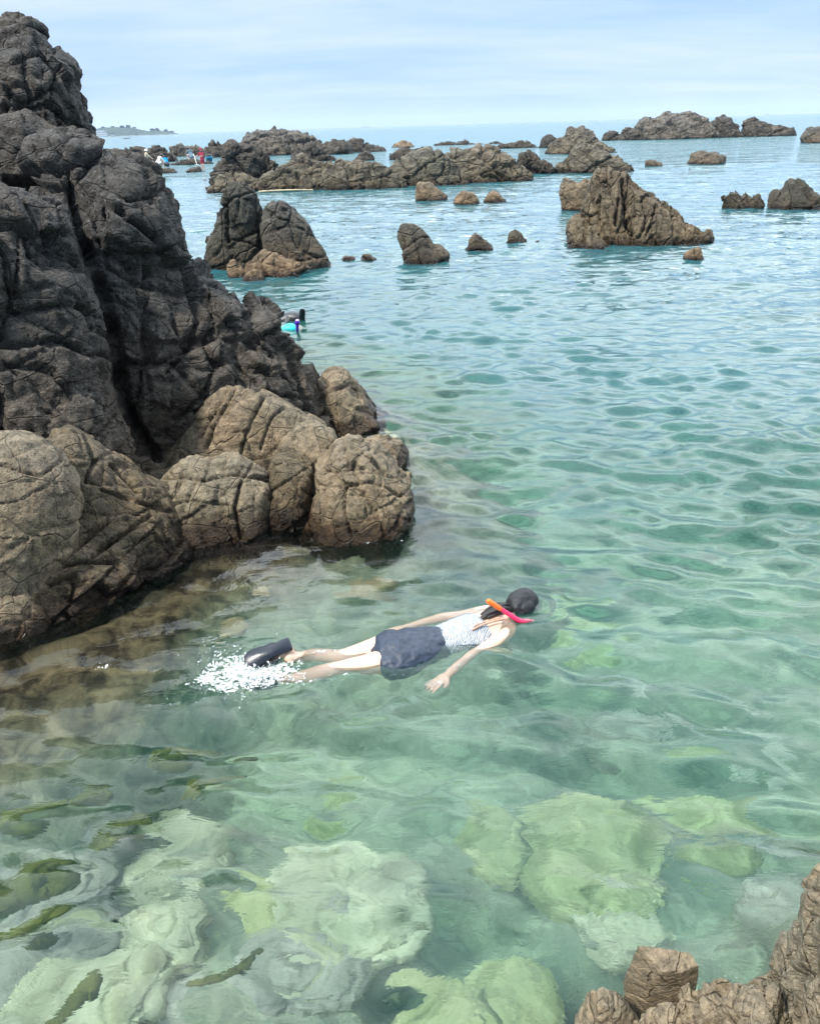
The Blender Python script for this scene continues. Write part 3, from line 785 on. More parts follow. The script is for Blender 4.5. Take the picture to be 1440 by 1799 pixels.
# left part of the reef, behind the bathers
sea('reef_rock', 'brown reef bank showing right behind the big outcrop', M_REEFD,
    [(120, 296), (150, 268), (180, 260), (210, 258), (236, 262), (262, 276), (276, 296)], 0.2, 101, base=(200, 297), S=2.2, amp=0.45, **RK)
sea('reef_rock', 'grey rock heap behind the crouching bathers', M_REEFD,
    [(214, 283), (228, 262), (244, 256), (258, 260), (270, 255), (288, 260), (304, 270), (318, 284)], 0.2, 102, base=(266, 285), S=2.0, amp=0.45, **RK)
sea('reef_rock', 'pale broken rocks between the two parties of bathers', M_REEFL,
    [(292, 272), (302, 256), (316, 254), (330, 258), (344, 254), (358, 260), (366, 272)], 0.2, 103, base=(330, 274), S=1.8, amp=0.4, **RK)
sea('reef_rock', 'dark rock hump behind the standing bather in red', M_REEFD,
    [(356, 270), (364, 256), (380, 248), (396, 250), (412, 256), (436, 250), (448, 262), (452, 274)], 0.2, 104, base=(404, 275), S=2.0, amp=0.45, **RK)
sea('reef_rock', 'low dark weedy ledge on the water behind the standing bather', M_REEFD,
    [(298, 288), (312, 282), (330, 279), (348, 280), (370, 283), (380, 288)], 0.15, 105, base=(340, 289), **RK)
sea('reef_rock', 'flat weedy rock the crouching bathers gather on', M_REEFD,
    [(272, 302), (274, 294), (290, 293), (304, 294), (312, 299)], 0.3, 106, base=(290, 304), **RK)
sea('reef_rock', 'small dark rock left of the standing bather', M_REEFD,
    [(322, 301), (328, 296), (340, 289), (350, 292), (358, 301)], 0.3, 107, base=(340, 302), **RK)
print('rock vertices', LOGV[0])

# ------------------------------------------------------------------ sea bed
SHORE = [at_z(*p)[:2] for p in [(-260, 1200), (0, 1105), (95, 1062), (200, 985), (330, 945), (480, 945), (620, 948), (715, 905), (720, 830), (690, 752), (560, 660)]]
NSHORE = [at_z(*p)[:2] for p in [(980, 1990), (1010, 1830), (1130, 1790), (1300, 1730), (1420, 1600), (1500, 1450)]]


def bed(X, Y):
    P = np.stack([X.ravel(), Y.ravel(), np.zeros(X.size)], 1)
    n = (0.42 * fbm(P / 1.6, 4, 501) + 0.9 * fbm(P / 6.0, 2, 502)).reshape(X.shape)
    r = np.hypot(X, Y)
    z = -1.75 - 2.0 * np.clip((Y - 4.6) / 4.5, 0, 1) - 3.0 * np.clip((r - 12) / 30, 0, 1) - 6 * np.clip((r - 50) / 200, 0, 1) + n
    # left foreground is a shallow of big stones
    z += 0.75 * np.clip((0.3 - X) / 1.2, 0, 1) * np.clip((4.2 - Y) / 1.4, 0, 1)
    ds = seg_dist(X, Y, SHORE)
    sl = np.clip((-0.4 - X) / 1.2, 0, 1)
    z = np.maximum(z, -0.12 - (1.5 - 1.25 * sl) * ds - 0.9 * np.maximum(ds - 1.0, 0) + (0.3 - 0.12 * sl) * n)
    dn = seg_dist(X, Y, NSHORE)
    z = np.maximum(z, -0.7 - 3.5 * dn + 0.25 * n)
    inl = (ds < 0.6) & (Y > 5.6) & (X < -1)
    return z


def polar(rs, angs):
    A, Rr = np.meshgrid(angs, rs, indexing='ij')
    return Rr * np.sin(A), Rr * np.cos(A)


def grid_faces(na, nr, wrap=True):
    i = np.arange(na if wrap else na - 1)
    j = np.arange(nr - 1)
    I, J = np.meshgrid(i, j, indexing='ij')
    a = I * nr + J
    b2 = ((I + 1) % na) * nr + J
    return np.stack([a, a + 1, b2 + 1, b2], -1).reshape(-1, 4)[:, ::-1]


angs = np.concatenate([np.linspace(-1.0, 1.0, 520), np.linspace(1.0, 2 * math.pi - 1.0, 90)[1:-1]])
rs = np.concatenate([[0.02], np.geomspace(0.3, 25, 520), np.geomspace(25, 9500, 60)[1:]])
X, Y = polar(rs, angs)
Z = bed(X, Y)
me = mesh_from('sea_bed', np.stack([X.ravel(), Y.ravel(), Z.ravel()], 1), grid_faces(len(angs), len(rs)))

m, bb = new_mat('sea bed')
pos = bb.n('ShaderNodeNewGeometry').outputs['Position']
n1 = bb.noise(pos, 0.9, 5, 0.6, 0.6)
n2 = bb.noise(pos, 6.0, 5, 0.6, 0.3)
vo = bb.n('ShaderNodeTexVoronoi', {'Vector': bb.n('ShaderNodeVectorMath', {0: pos, 1: bb.n('ShaderNodeVectorMath', {0: bb.n('ShaderNodeTexNoise', {'Vector': pos, 'Scale': 2.0}).outputs[1], 3: 0.5}, operation='SCALE').outputs[0]}, operation='ADD').outputs[0], 'Scale': 1.7}, feature='SMOOTH_F1')
cc = bb.mix(bb.ramp(n1, [(0.36, 0.0), (0.62, 1.0)]), (0.13, 0.17, 0.12), (0.50, 0.52, 0.35))
cc = bb.mix(bb.ramp(n2, [(0.35, 0.5), (0.6, 0.0)]), cc, (0.06, 0.085, 0.055))
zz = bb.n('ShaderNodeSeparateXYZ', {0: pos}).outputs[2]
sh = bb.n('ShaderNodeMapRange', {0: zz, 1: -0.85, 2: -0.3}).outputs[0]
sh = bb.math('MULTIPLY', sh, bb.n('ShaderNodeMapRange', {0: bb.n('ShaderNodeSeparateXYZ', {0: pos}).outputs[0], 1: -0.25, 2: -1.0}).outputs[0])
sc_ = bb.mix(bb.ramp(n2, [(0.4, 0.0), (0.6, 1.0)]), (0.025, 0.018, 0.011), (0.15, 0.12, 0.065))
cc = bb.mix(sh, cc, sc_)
bp = bb.n('ShaderNodeBump', {'Height': n2, 'Strength': 0.8, 'Distance': 0.08})
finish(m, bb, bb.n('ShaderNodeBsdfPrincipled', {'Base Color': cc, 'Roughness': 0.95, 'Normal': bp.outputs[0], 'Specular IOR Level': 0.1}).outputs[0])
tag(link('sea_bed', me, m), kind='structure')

# submerged stones, seen through the water
def stone_mat(name, ca, cb):
    m, bb = new_mat(name)
    tcx = bb.n('ShaderNodeTexCoord').outputs['Object']
    n1 = bb.noise(tcx, 2.2, 6, 0.62, 0.5)
    n2 = bb.noise(tcx, 9, 5, 0.65, 0.2)
    c = bb.mix(bb.ramp(n1, [(0.36, 0.0), (0.64, 1.0)]), ca, cb)
    c = bb.mix(bb.ramp(n2, [(0.30, 0.5), (0.44, 0.0)]), c, [v * 0.45 for v in ca])
    bp = bb.n('ShaderNodeBump', {'Height': n2, 'Strength': 0.4, 'Distance': 0.03})
    return finish(m, bb, bb.n('ShaderNodeBsdfPrincipled', {'Base Color': c, 'Roughness': 0.95, 'Normal': bp.outputs[0], 'Specular IOR Level': 0.1}).outputs[0])


M_ST = [stone_mat('pale sunken stone', (0.32, 0.32, 0.20), (0.68, 0.68, 0.47)),
        stone_mat('mossy sunken stone', (0.22, 0.25, 0.10), (0.60, 0.60, 0.32)),
        stone_mat('grey sunken stone', (0.20, 0.20, 0.16), (0.54, 0.52, 0.42)),
        stone_mat('brown sunken stone', (0.16, 0.115, 0.055), (0.52, 0.42, 0.25)),  # brightened to stand in for warm golden reflections below the left rocks
        stone_mat('dark olive stone', (0.05, 0.06, 0.015), (0.16, 0.17, 0.045))]


def sunk(label, px, py, wpx, z, mat, seed, asp=0.8, hgt=0.55, rz=0.0, S=None):
    c = under(px, py, z)
    dist = math.hypot(c[0], c[1])
    r = wpx / 2 * math.hypot(dist, CAM_H) / F0
    bm = bmesh.new()
    bmesh.ops.create_icosphere(bm, subdivisions=6, radius=1.0)
    me = bpy.data.meshes.new('sunken_stone')
    bm.to_mesh(me)
    bm.free()
    co, no = arrays(me)
    p = co.copy()
    # squared-off stone
    p = np.sign(p) * np.abs(p) ** 0.8
    p = p * np.array([1, asp, hgt]) * r
    p = p @ rotm((0, 0, rz)).T
    p = displace(p + c, no, S or r * 1.1, r * 0.15, seed, fine=0.35, groove=0.35, rough=1.3) - c
    me.vertices.foreach_set('co', p.astype(np.float32).ravel())
    me.polygons.foreach_set('use_smooth', np.ones(len(me.polygons), dtype=bool))
    me.update()
    o = link('sunken_stone', me, M_ST[mat], None, (c[0], c[1], z - hgt * r * 0.8))
    return tag(o, label, 'submerged rock', 'pale stones lying under the clear water')


for a in [
    ('largest pale sunken boulder under clear water at lower centre', 590, 1590, 330, -1.00, 0, 201, 0.85, 0.5, 0.7),
    ('pale pinkish lower part of the largest sunken boulder group, just under its front', 520, 1690, 250, -1.0, 2, 202, 0.8, 0.45, 0.4),
    ('round pale sunken boulder left of the largest one', 275, 1640, 170, -0.85, 0, 203, 0.9, 0.55, 0.1),
    ('yellow green sunken stone between the round pale boulder and the largest one', 425, 1600, 150, -1.05, 1, 204, 0.9, 0.5, 0.3),
    ('small upright yellow green sunken boulder right of centre', 865, 1480, 115, -1.2, 1, 205, 1.4, 0.6, 0.2),
    ('wide yellow green sunken boulder at right of centre, brightest of the mossy ones', 1040, 1485, 250, -1.25, 1, 206, 0.85, 0.5, 0.5),
    ('pale curved sunken stone ringed by ripples above the broken block', 1095, 1620, 150, -1.05, 0, 207, 0.8, 0.5, 0.0),
    ('dim green sunken stone right of the wide yellow green boulder', 1240, 1440, 190, -1.6, 1, 208, 0.8, 0.5, 0.4),
    ('pinkish sunken stone far to the right edge under deep green water', 1370, 1270, 200, -1.7, 2, 209, 0.7, 0.45, 0.2),
    ('dim pale sunken stone below right of the swimmer', 1090, 1240, 170, -1.7, 2, 210, 0.7, 0.45, 0.0),
    ('dim green sunken stone right of the swimmer head', 1040, 1100, 170, -2.0, 1, 211, 0.7, 0.45, 0.0),
    ('pale green sunken stone at the bottom edge right of centre', 900, 1740, 190, -1.1, 1, 212, 0.9, 0.5, 0.6),
    ('bright yellow green sunken stone cut by the bottom edge', 780, 1800, 170, -1.0, 1, 213, 0.8, 0.5, 0.2),
    ('pale sunken stone cut by the bottom left corner', 130, 1750, 260, -0.8, 0, 214, 0.8, 0.4, 0.1),
    ('grey sunken stone near the bottom left edge with a flat top', 90, 1630, 220, -0.9, 2, 215, 0.8, 0.4, 0.8),
    ('pale sunken stone at the left, farthest up the shallow', 120, 1500, 200, -0.85, 2, 216, 0.7, 0.4, 0.3),
    ('greyish sunken stone above the round pale boulder', 300, 1500, 200, -1.05, 0, 217, 0.7, 0.4, 0.5),
    ('large dim sunken stone under the calm water above the largest boulder', 640, 1400, 230, -1.55, 1, 218, 0.7, 0.4, 0.2),
    ('pale sunken stone cut by the bottom edge left of centre', 380, 1770, 230, -0.95, 2, 219, 0.8, 0.4, 0.9),
    ('tan sunken ledge stone before the end boulder', 590, 1010, 190, -0.55, 3, 220, 0.75, 0.35, 0.2),
    ('tan sunken stone in the shallows before the ribbed boulder', 440, 1010, 200, -0.45, 3, 221, 0.7, 0.3, 0.4),
    ('yellow brown sunken stone off the sloping ledge', 330, 1090, 190, -0.55, 3, 222, 0.8, 0.3, 0.1),
    ('brown sunken stone near the left frame edge below the flat topped rock', 80, 1180, 200, -0.4, 3, 223, 0.8, 0.35, 0.7),
    ('small brown sunken stone beneath the foot of the sloping ledge', 200, 1110, 130, -0.35, 3, 224, 0.8, 0.4, 0.2),
    ('olive sunken stone toward the left edge below the brown shallows', 130, 1310, 210, -0.85, 3, 225, 0.7, 0.4, 0.3),
    ('dim green sunken stone below the swimmer hips', 800, 1330, 200, -1.6, 1, 226, 0.7, 0.4, 0.4),
    ('faint pale sunken stone at the right edge above the corner rock', 1380, 1560, 150, -1.3, 2, 227, 0.8, 0.4, 0.2),
]:
    sunk(*a)
for a in [  # low flattened mounds under the water, all in one dark olive colour
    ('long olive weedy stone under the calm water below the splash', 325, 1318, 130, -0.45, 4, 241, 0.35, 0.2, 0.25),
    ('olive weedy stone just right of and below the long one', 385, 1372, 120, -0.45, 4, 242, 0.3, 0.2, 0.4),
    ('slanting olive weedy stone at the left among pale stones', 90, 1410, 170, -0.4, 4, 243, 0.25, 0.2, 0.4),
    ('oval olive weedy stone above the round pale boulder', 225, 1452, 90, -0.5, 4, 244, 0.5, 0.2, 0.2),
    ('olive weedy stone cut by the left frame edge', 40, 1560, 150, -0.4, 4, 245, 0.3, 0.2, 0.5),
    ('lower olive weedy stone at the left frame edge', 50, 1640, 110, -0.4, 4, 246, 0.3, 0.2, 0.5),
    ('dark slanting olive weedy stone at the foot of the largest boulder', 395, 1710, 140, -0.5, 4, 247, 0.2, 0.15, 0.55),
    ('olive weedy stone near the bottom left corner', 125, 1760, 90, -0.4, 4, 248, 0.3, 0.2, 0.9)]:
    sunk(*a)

# ------------------------------------------------------------------ water
angs = np.concatenate([np.linspace(-0.78, 0.78, 760), np.linspace(0.78, 2 * math.pi - 0.78, 120)[1:-1]])
rs = np.concatenate([[0.02], np.geomspace(0.5, 60, 1000), np.geomspace(60, 9500, 120)[1:]])
X, Y = polar(rs, angs)
rr = np.hypot(X, Y)
rng = np.random.RandomState(7)
Zw = np.zeros(X.shape)
nw = 70
lam = np.geomspace(0.16, 3.2, nw)
P = np.stack([X.ravel(), Y.ravel(), np.zeros(X.size)], 1)
wx = 0.10 * vnoise(P / 0.9, 900).reshape(X.shape)
wy = 0.10 * vnoise(P / 0.9, 901).reshape(X.shape)
amod = 0.75 + 0.9 * vnoise(P / 3.5, 902).reshape(X.shape)
bmod = 0.8 + 1.2 * vnoise(P / 2.1, 903).reshape(X.shape)
# sheltered and ruffled areas
calm = np.ones(X.shape)
for (px, py, rad, k) in ((250, 1120, 1.1, 0.55), (560, 1010, 0.8, 0.5), (300, 1650, 1.2, 0.75), (900, 1600, 1.0, 0.75)):
    c = at_z(px, py)
    calm -= (1 - k) * np.exp(-((X - c[0]) ** 2 + (Y - c[1]) ** 2) / rad ** 2)
dr = rr * (rs[200] / rs[199] - 1) * 2.6
for i, L in enumerate(lam):
    th = rng.normal(0.12, 0.44)
    k = 2 * math.pi / L
    slope = 0.052 * (0.35 + 1.1 * math.exp(-((math.log(L / 0.36)) / 0.60) ** 2)) * (1.0 if L < 0.9 else 0.65)
    ph = rng.rand() * 6.283
    arg = k * ((X + wx) * math.sin(th) + (Y + wy) * math.cos(th)) + ph
    fade = np.clip(1.4 - dr / L * 1.1, 0, 1)
    s = np.sin(arg)
    Zw += slope / k * fade * (s - 0.22 * np.cos(2 * arg)) * (amod if i % 2 else bmod) * 1.1
Zw *= np.clip(calm, 0.2, 1)
# rings spreading from the swimmer
for (px, py, A, L, rad) in ((925, 1068, 0.005, 0.14, 0.40), (1110, 1620, 0.003, 0.08, 0.28), (470, 1165, 0.005, 0.09, 0.35), (760, 1205, 0.003, 0.08, 0.2), (735, 775, 0.005, 0.15, 0.4)):
    c = at_z(px, py)
    r_ = np.hypot(X - c[0], Y - c[1]) * (1 + 0.35 * amod)
    Zw += A * np.sin(2 * math.pi * r_ / L) * np.exp(-(r_ / rad) ** 2) * np.clip(bmod, 0, 1.5)
depth = -bed(X, Y)
_NF = 760


def water_z(x, y):
    """height of the water surface, read from the mesh"""
    a = np.arctan2(x, y)
    i = np.clip(((a + 0.78) / 1.56 * (_NF - 1)).round().astype(int), 0, _NF - 1)
    j = np.clip(np.searchsorted(rs_w, np.hypot(x, y)), 0, len(rs_w) - 1)
    return Zw[i, j]


rs_w = rs
co = np.stack([X.ravel(), Y.ravel(), Zw.ravel()], 1)
nr, na = len(rs), len(angs)
F = grid_faces(na, nr)
# close the body of water below the sea bed so that it is one solid volume
rim = np.arange(na) * nr + nr - 1
low = co[rim].copy()
low[:, 2] = -40
co = np.vstack([co, low, [[0, 0, -40]]])
lo_i = len(rim) + 0
base_i = na * nr
side = np.stack([rim, np.arange(na) + base_i, (np.arange(na) + 1) % na + base_i, np.roll(rim, -1)], 1)
ctr = base_i + na
bot = np.stack([np.arange(na) + base_i, np.full(na, ctr), np.full(na, ctr), (np.arange(na) + 1) % na + base_i], 1)
me = mesh_from('sea', co, np.vstack([F, side[:, ::-1]]))
at = me.attributes.new('depth', 'FLOAT', 'POINT')
at.data.foreach_set('value', np.concatenate([depth.ravel(), np.full(na + 1, 40.0)]).astype(np.float32)[:len(me.vertices)])

m, bb = new_mat('sea water')
geo = bb.n('ShaderNodeNewGeometry')
pos = geo.outputs['Position']
dp = bb.n('ShaderNodeAttribute', attribute_name='depth').outputs['Fac']
# small ripples as relief; the large ones are in the mesh
na1 = bb.noise(bb.vmap(pos, (0.75, 1.5, 1), (0, 0, 0.1)), 5.5, 4, 0.55, 0.6)
na2 = bb.noise(bb.vmap(pos, (0.6, 1.5, 1), (0, 0, -0.2)), 1.6, 3, 0.5, 0.5)
nb = bb.noise(bb.vmap(pos, (0.8, 1.3, 1), (0, 0, 0.5)), 17, 3, 0.5, 0.4)
patch = bb.ramp(bb.noise(pos, 0.35, 3), [(0.35, 0.35), (0.65, 1.0)])
cd = bb.n('ShaderNodeVectorMath', {0: pos}, operation='LENGTH').outputs['Value']
far = bb.n('ShaderNodeMapRange', {0: cd, 1: 6.0, 2: 22.0}).outputs[0]
h = bb.math('ADD', bb.math('MULTIPLY', na1, 0.012), bb.math('MULTIPLY', nb, 0.0014))
h = bb.math('MULTIPLY', h, patch)
h = bb.math('ADD', h, bb.math('MULTIPLY', bb.math('MULTIPLY', na2, 0.10), far))
na3 = bb.noise(bb.vmap(pos, (0.45, 1.0, 1), (0, 0, 0.1)), 0.42, 4, 0.6, 0.4)
far2 = bb.n('ShaderNodeMapRange', {0: cd, 1: 30.0, 2: 75.0}).outputs[0]
h = bb.math('ADD', h, bb.math('MULTIPLY', bb.math('MULTIPLY', na3, 0.75), far2))
bp = bb.n('ShaderNodeBump', {'Height': h, 'Strength': 1.0, 'Distance': 1.0})
nrm = bp.outputs[0]
fr = bb.n('ShaderNodeFresnel', {'IOR': 1.333, 'Normal': nrm}).outputs[0]
refr = bb.n('ShaderNodeBsdfRefraction', {'Color': (1, 1, 1, 1), 'IOR': 1.333, 'Roughness': 0.0, 'Normal': nrm})
bodyc = bb.mix(bb.n('ShaderNodeMapRange', {0: dp, 1: 1.2, 2: 3.4}).outputs[0], (0.036, 0.165, 0.13), (0.026, 0.112, 0.132))
body = bb.n('ShaderNodeBsdfDiffuse', {'Color': bodyc})
turb = bb.math('SUBTRACT', 1.0, bb.math('POWER', 2.718, bb.math('MULTIPLY', bb.math('POWER', bb.math('MAXIMUM', dp, 0.0), 2.0), -0.055)), clamp=True)
mx = bb.n('ShaderNodeMixShader', {0: turb, 1: refr.outputs[0], 2: body.outputs[0]})
grough = bb.n('ShaderNodeMapRange', {0: cd, 1: 28.0, 2: 85.0, 3: 0.0, 4: 0.08}).outputs[0]
gl = bb.n('ShaderNodeBsdfAnisotropic', {'Color': (1, 1, 1, 1), 'Roughness': grough, 'Normal': nrm})
mx2 = bb.n('ShaderNodeMixShader', {0: fr, 1: mx.outputs[0], 2: gl.outputs[0]})
vol = bb.n('ShaderNodeVolumeAbsorption', {'Color': (0.34, 0.85, 0.79, 1), 'Density': 0.20})
finish(m, bb, mx2.outputs[0], vol.outputs[0])
tag(link('sea', me, m), kind='structure')

# ------------------------------------------------------------------ figures
def V3(*a):
    return np.array(a, dtype=float)


def loft(pts, rad, side=None, n=16, cap=True):
    """closed tube of elliptical rings; rad entries: r or (half width along side, half thickness)"""
    pts = [np.array(p, float) for p in pts]
    co, F = [], []
    m = len(pts)
    ends = []
    rings = []
    for i, p in enumerate(pts):
        t = pts[min(i + 1, m - 1)] - pts[max(i - 1, 0)]
        t = t / (np.linalg.norm(t) + 1e-9)
        s = np.array(side if side is not None else (0.3, 0.2, 1.0), float)
        s = s - t * s.dot(t)
        s /= np.linalg.norm(s)
        u = np.cross(t, s)
        r = rad[i]
        ra, rb = (r, r) if not isinstance(r, (tuple, list)) else r
        rings.append((p, t, s, u, ra, rb))
    seq = []
    if cap:
        p, t, s, u, ra, rb = rings[0]
        for k in (0.3, 0.7):
            seq.append((p - t * min(ra, rb) * math.cos(k * math.pi / 2) * 0.9, s, u, ra * math.sin(k * math.pi / 2), rb * math.sin(k * math.pi / 2)))
    for (p, t, s, u, ra, rb) in rings:
        seq.append((p, s, u, ra, rb))
    if cap:
        p, t, s, u, ra, rb = rings[-1]
        for k in (0.7, 0.3):
            seq.append((p + t * min(ra, rb) * math.cos(k * math.pi / 2) * 0.9, s, u, ra * math.sin(k * math.pi / 2), rb * math.sin(k * math.pi / 2)))
    for (p, s, u, ra, rb) in seq:
        for j in range(n):
            a = 2 * math.pi * j / n
            co.append(p + s * ra * math.cos(a) + u * rb * math.sin(a))
    M = len(seq)
    for i in range(M - 1):
        for j in range(n):
            F.append((i * n + j, i * n + (j + 1) % n, (i + 1) * n + (j + 1) % n, (i + 1) * n + j))
    c0, c1 = len(co), len(co) + 1
    co.append(np.mean(co[:n], 0))
    co.append(np.mean(co[(M - 1) * n:M * n], 0))
    for j in range(n):
        F.append((c0, (j + 1) % n, j))
        F.append((c1, (M - 1) * n + j, (M - 1) * n + (j + 1) % n))
    return co, F


def ell(c, r, ax=None, n=14):
    """ellipsoid, r three radii, ax three axes"""
    ax = np.eye(3) if ax is None else np.array(ax, float)
    co, F = [], []
    for i in range(n + 1):
        th = math.pi * i / n
        for j in range(2 * n):
            ph = math.pi * j / n
            v = V3(math.sin(th) * math.cos(ph) * r[0], math.sin(th) * math.sin(ph) * r[1], math.cos(th) * r[2])
            co.append(np.array(c) + v @ ax)
    for i in range(n):
        for j in range(2 * n):
            F.append((i * 2 * n + j, (i + 1) * 2 * n + j, (i + 1) * 2 * n + (j + 1) % (2 * n), i * 2 * n + (j + 1) % (2 * n)))
    return co, F


def spline(pts, k=6):
    pts = [np.array(p, float) for p in pts]
    out = []
    P = [2 * pts[0] - pts[1]] + pts + [2 * pts[-1] - pts[-2]]
    for i in range(1, len(P) - 2):
        for j in range(k):
            t = j / k
            out.append(0.5 * ((2 * P[i]) + (P[i + 1] - P[i - 1]) * t + (2 * P[i - 1] - 5 * P[i] + 4 * P[i + 1] - P[i + 2]) * t * t + (3 * P[i] - P[i - 1] - 3 * P[i + 1] + P[i + 2]) * t ** 3))
    out.append(pts[-1])
    return out


def smooth_loft(pts, rad, side=None, k=5, n=16):
    P = spline(pts, k)
    R_ = []
    m = len(rad)
    for i in range(len(P)):
        t = i / k
        a = min(int(t), m - 2)
        f = min(t - a, 1.0)
        ra, rb = rad[a], rad[a + 1]
        if isinstance(ra, (tuple, list)):
            R_.append((ra[0] * (1 - f) + rb[0] * f, ra[1] * (1 - f) + rb[1] * f))
        else:
            R_.append(ra * (1 - f) + rb * f)
    return loft(P, R_, side, n)


def fuse(name, bits, mat, parent, org, voxel=None, smooth=6, noise=None):
    """join closed bits into ONE surface; with voxel they are fused into one skin"""
    co, F = [], []
    for c, f in bits:
        b0 = len(co)
        co += list(c)
        F += [tuple(i + b0 for i in q) for q in f]
    me = bpy.data.meshes.new(name)
    me.from_pydata([tuple(np.array(c) - org) for c in co], [], F)
    me.update()
    bm = bmesh.new()
    bm.from_mesh(me)
    bmesh.ops.recalc_face_normals(bm, faces=bm.faces)
    bm.to_mesh(me)
    bm.free()
    if voxel:
        tmp = link('tmp', me, None)
        md = tmp.modifiers.new('r', 'REMESH')
        md.mode = 'VOXEL'
        md.voxel_size = voxel
        sm = tmp.modifiers.new('s', 'SMOOTH')
        sm.iterations = smooth
        me = evaluate(tmp)
        me.name = name
        bpy.data.objects.remove(tmp)
    if noise:
        c, nn = arrays(me)
        c = c + nn * (noise[0] * fbm(c / noise[1] * np.array(noise[2] if len(noise) > 2 else (1, 1, 1)), 3, 5))[:, None]
        me.vertices.foreach_set('co', c.astype(np.float32).ravel())
    me.polygons.foreach_set('use_smooth', np.ones(len(me.polygons), dtype=bool))
    me.update()
    return link(name, me, mat, parent)


M_SKIN = plain('skin', (0.68, 0.45, 0.33), 0.24, 0.10, 9, 0.6, 0.15, sss=0.12)
M_NAVY = plain('navy cloth', (0.018, 0.028, 0.05), 0.55, 0.35, 40, 0.5, 0.3)
M_BLACK = plain('black cloth', (0.012, 0.013, 0.016), 0.6, 0.3, 40, 0.4, 0.2)
M_RUBBER = plain('black rubber', (0.010, 0.014, 0.022), 0.32, 0.2, 60, 0.5, 0.1)
M_HAIR = plain('dark hair', (0.010, 0.007, 0.006), 0.4, 0.4, 80, 0.5, 0.5)
M_PINK = plain('hot pink plastic', (0.85, 0.03, 0.12), 0.25, 0.05, 20, 0.5)
M_ORANGE = plain('orange plastic', (0.9, 0.16, 0.02), 0.3, 0.05, 20, 0.5)
M_CLEARP = plain('pale pink silicone', (0.8, 0.25, 0.3), 0.2, 0.1, 20, 0.5)
M_CORD = plain('tan braided cord', (0.45, 0.28, 0.2), 0.7, 0.3, 200, 0.3)
m, bb = new_mat('white blue patterned cloth')
tcx = bb.n('ShaderNodeTexCoord').outputs['Object']
wvx = bb.n('ShaderNodeTexWave', {'Vector': bb.vmap(tcx, (1, 1, 1), (0, 0, 0.45)), 'Scale': 28.0, 'Distortion': 3.0, 'Detail': 2.0, 'Detail Scale': 3.0}, bands_direction='X').outputs[1]
nzx = bb.noise(bb.vmap(tcx, (1, 0.25, 1), (0, 0, 0.45)), 70, 3)
f_ = bb.math('MULTIPLY', bb.ramp(wvx, [(0.72, 0.0), (0.85, 1.0)]), bb.ramp(nzx, [(0.42, 0.0), (0.52, 1.0)]))
cc = bb.mix(f_, (0.40, 0.43, 0.47), (0.03, 0.045, 0.09))
bp = bb.n('ShaderNodeBump', {'Height': wvx, 'Strength': 0.7, 'Distance': 0.006})
M_TOP = finish(m, bb, bb.n('ShaderNodeBsdfPrincipled', {'Base Color': cc, 'Roughness': 0.6, 'Normal': bp.outputs[0]}).outputs[0])


def hand_bits(wrist, direc, palm_n, s=1.0, curl=0.35):
    """palm, four unequal curled fingers and a thumb"""
    d = np.array(direc, float)
    d /= np.linalg.norm(d)
    nrm = np.array(palm_n, float)
    nrm = nrm - d * nrm.dot(d)
    nrm /= np.linalg.norm(nrm)
    w = np.cross(nrm, d)
    B = [smooth_loft([wrist, wrist + d * .035 * s, wrist + d * .085 * s], [(.026 * s, .018 * s), (.038 * s, .015 * s), (.040 * s, .012 * s)], w, 4, 12)]
    for i, (o, L) in enumerate(((-.030, .062), (-.010, .074), (.010, .070), (.029, .055))):
        p = wrist + d * .088 * s + w * o * s
        pts = [p - d * .01]
        dd = d + w * o * 3
        dd /= np.linalg.norm(dd)
        for k in range(3):
            p = p + dd * L / 3 * s
            pts.append(p)
            dd = dd * math.cos(curl) + nrm * math.sin(curl) * (0.8 if k == 0 else 1.0)
        B.append(loft(pts, [.0092 * s, .0088 * s, .008 * s, .0068 * s], w, 10))
    p = wrist + d * .03 * s - w * .03 * s
    td = d * 0.7 - w * 0.7 + nrm * 0.2
    B.append(loft([p, p + td * .03 * s, p + td * .03 * s + (d * .9 - w * .2) * .03 * s], [.013 * s, .0105 * s, .008 * s], nrm, 10))
    return B


# ------------------------------------------------------------------ the snorkeling swimmer
S = at_z
root_p = S(735, 1140, 0.0)
sw = empty('person', tuple(root_p - np.array([0, 0, 0.022])), 'snorkeling swimmer floating face down in black cap, patterned top and navy skirt', 'person')
axis = S(880, 1084, 0) - S(735, 1140, 0)
axis /= np.linalg.norm(axis)
acr = np.cross(V3(0, 0, 1), axis)            # across the body, towards the far side
up = V3(0, 0, 1)
bits = []
pelv, waist, chest, shl = S(728, 1138, -.015), S(775, 1126, -.02), S(826, 1108, -.005), S(866, 1091, .0)
bits.append(smooth_loft([S(690, 1146, -.02), pelv, waist, chest, shl, S(884, 1080, .005)], [(.155, .085), (.168, .10), (.125, .085), (.145, .092), (.15, .075), (.07, .055)], acr, 6, 24))
neckb, head = S(884, 1080, .01), S(916, 1064, .0)
bits.append(loft([neckb, (neckb + head) / 2], [.055, .052], acr))
fwd = head - neckb
fwd /= np.linalg.norm(fwd)
bits.append(ell(head, (.110, .084, .104), [fwd, acr, up]))
bits.append(ell(head - up * .07 + fwd * .02, (.07, .06, .055), [fwd, acr, up]))
bits.append(loft([head - up * .09 + fwd * .01, head - up * .125 - fwd * .0], [.014, .016], acr))        # nose, pointing down into the water
for sg in (-1, 1):
    bits.append(ell(head + acr * sg * .078 - fwd * .02 - up * .01, (.026, .010, .03), [fwd, acr, up]))
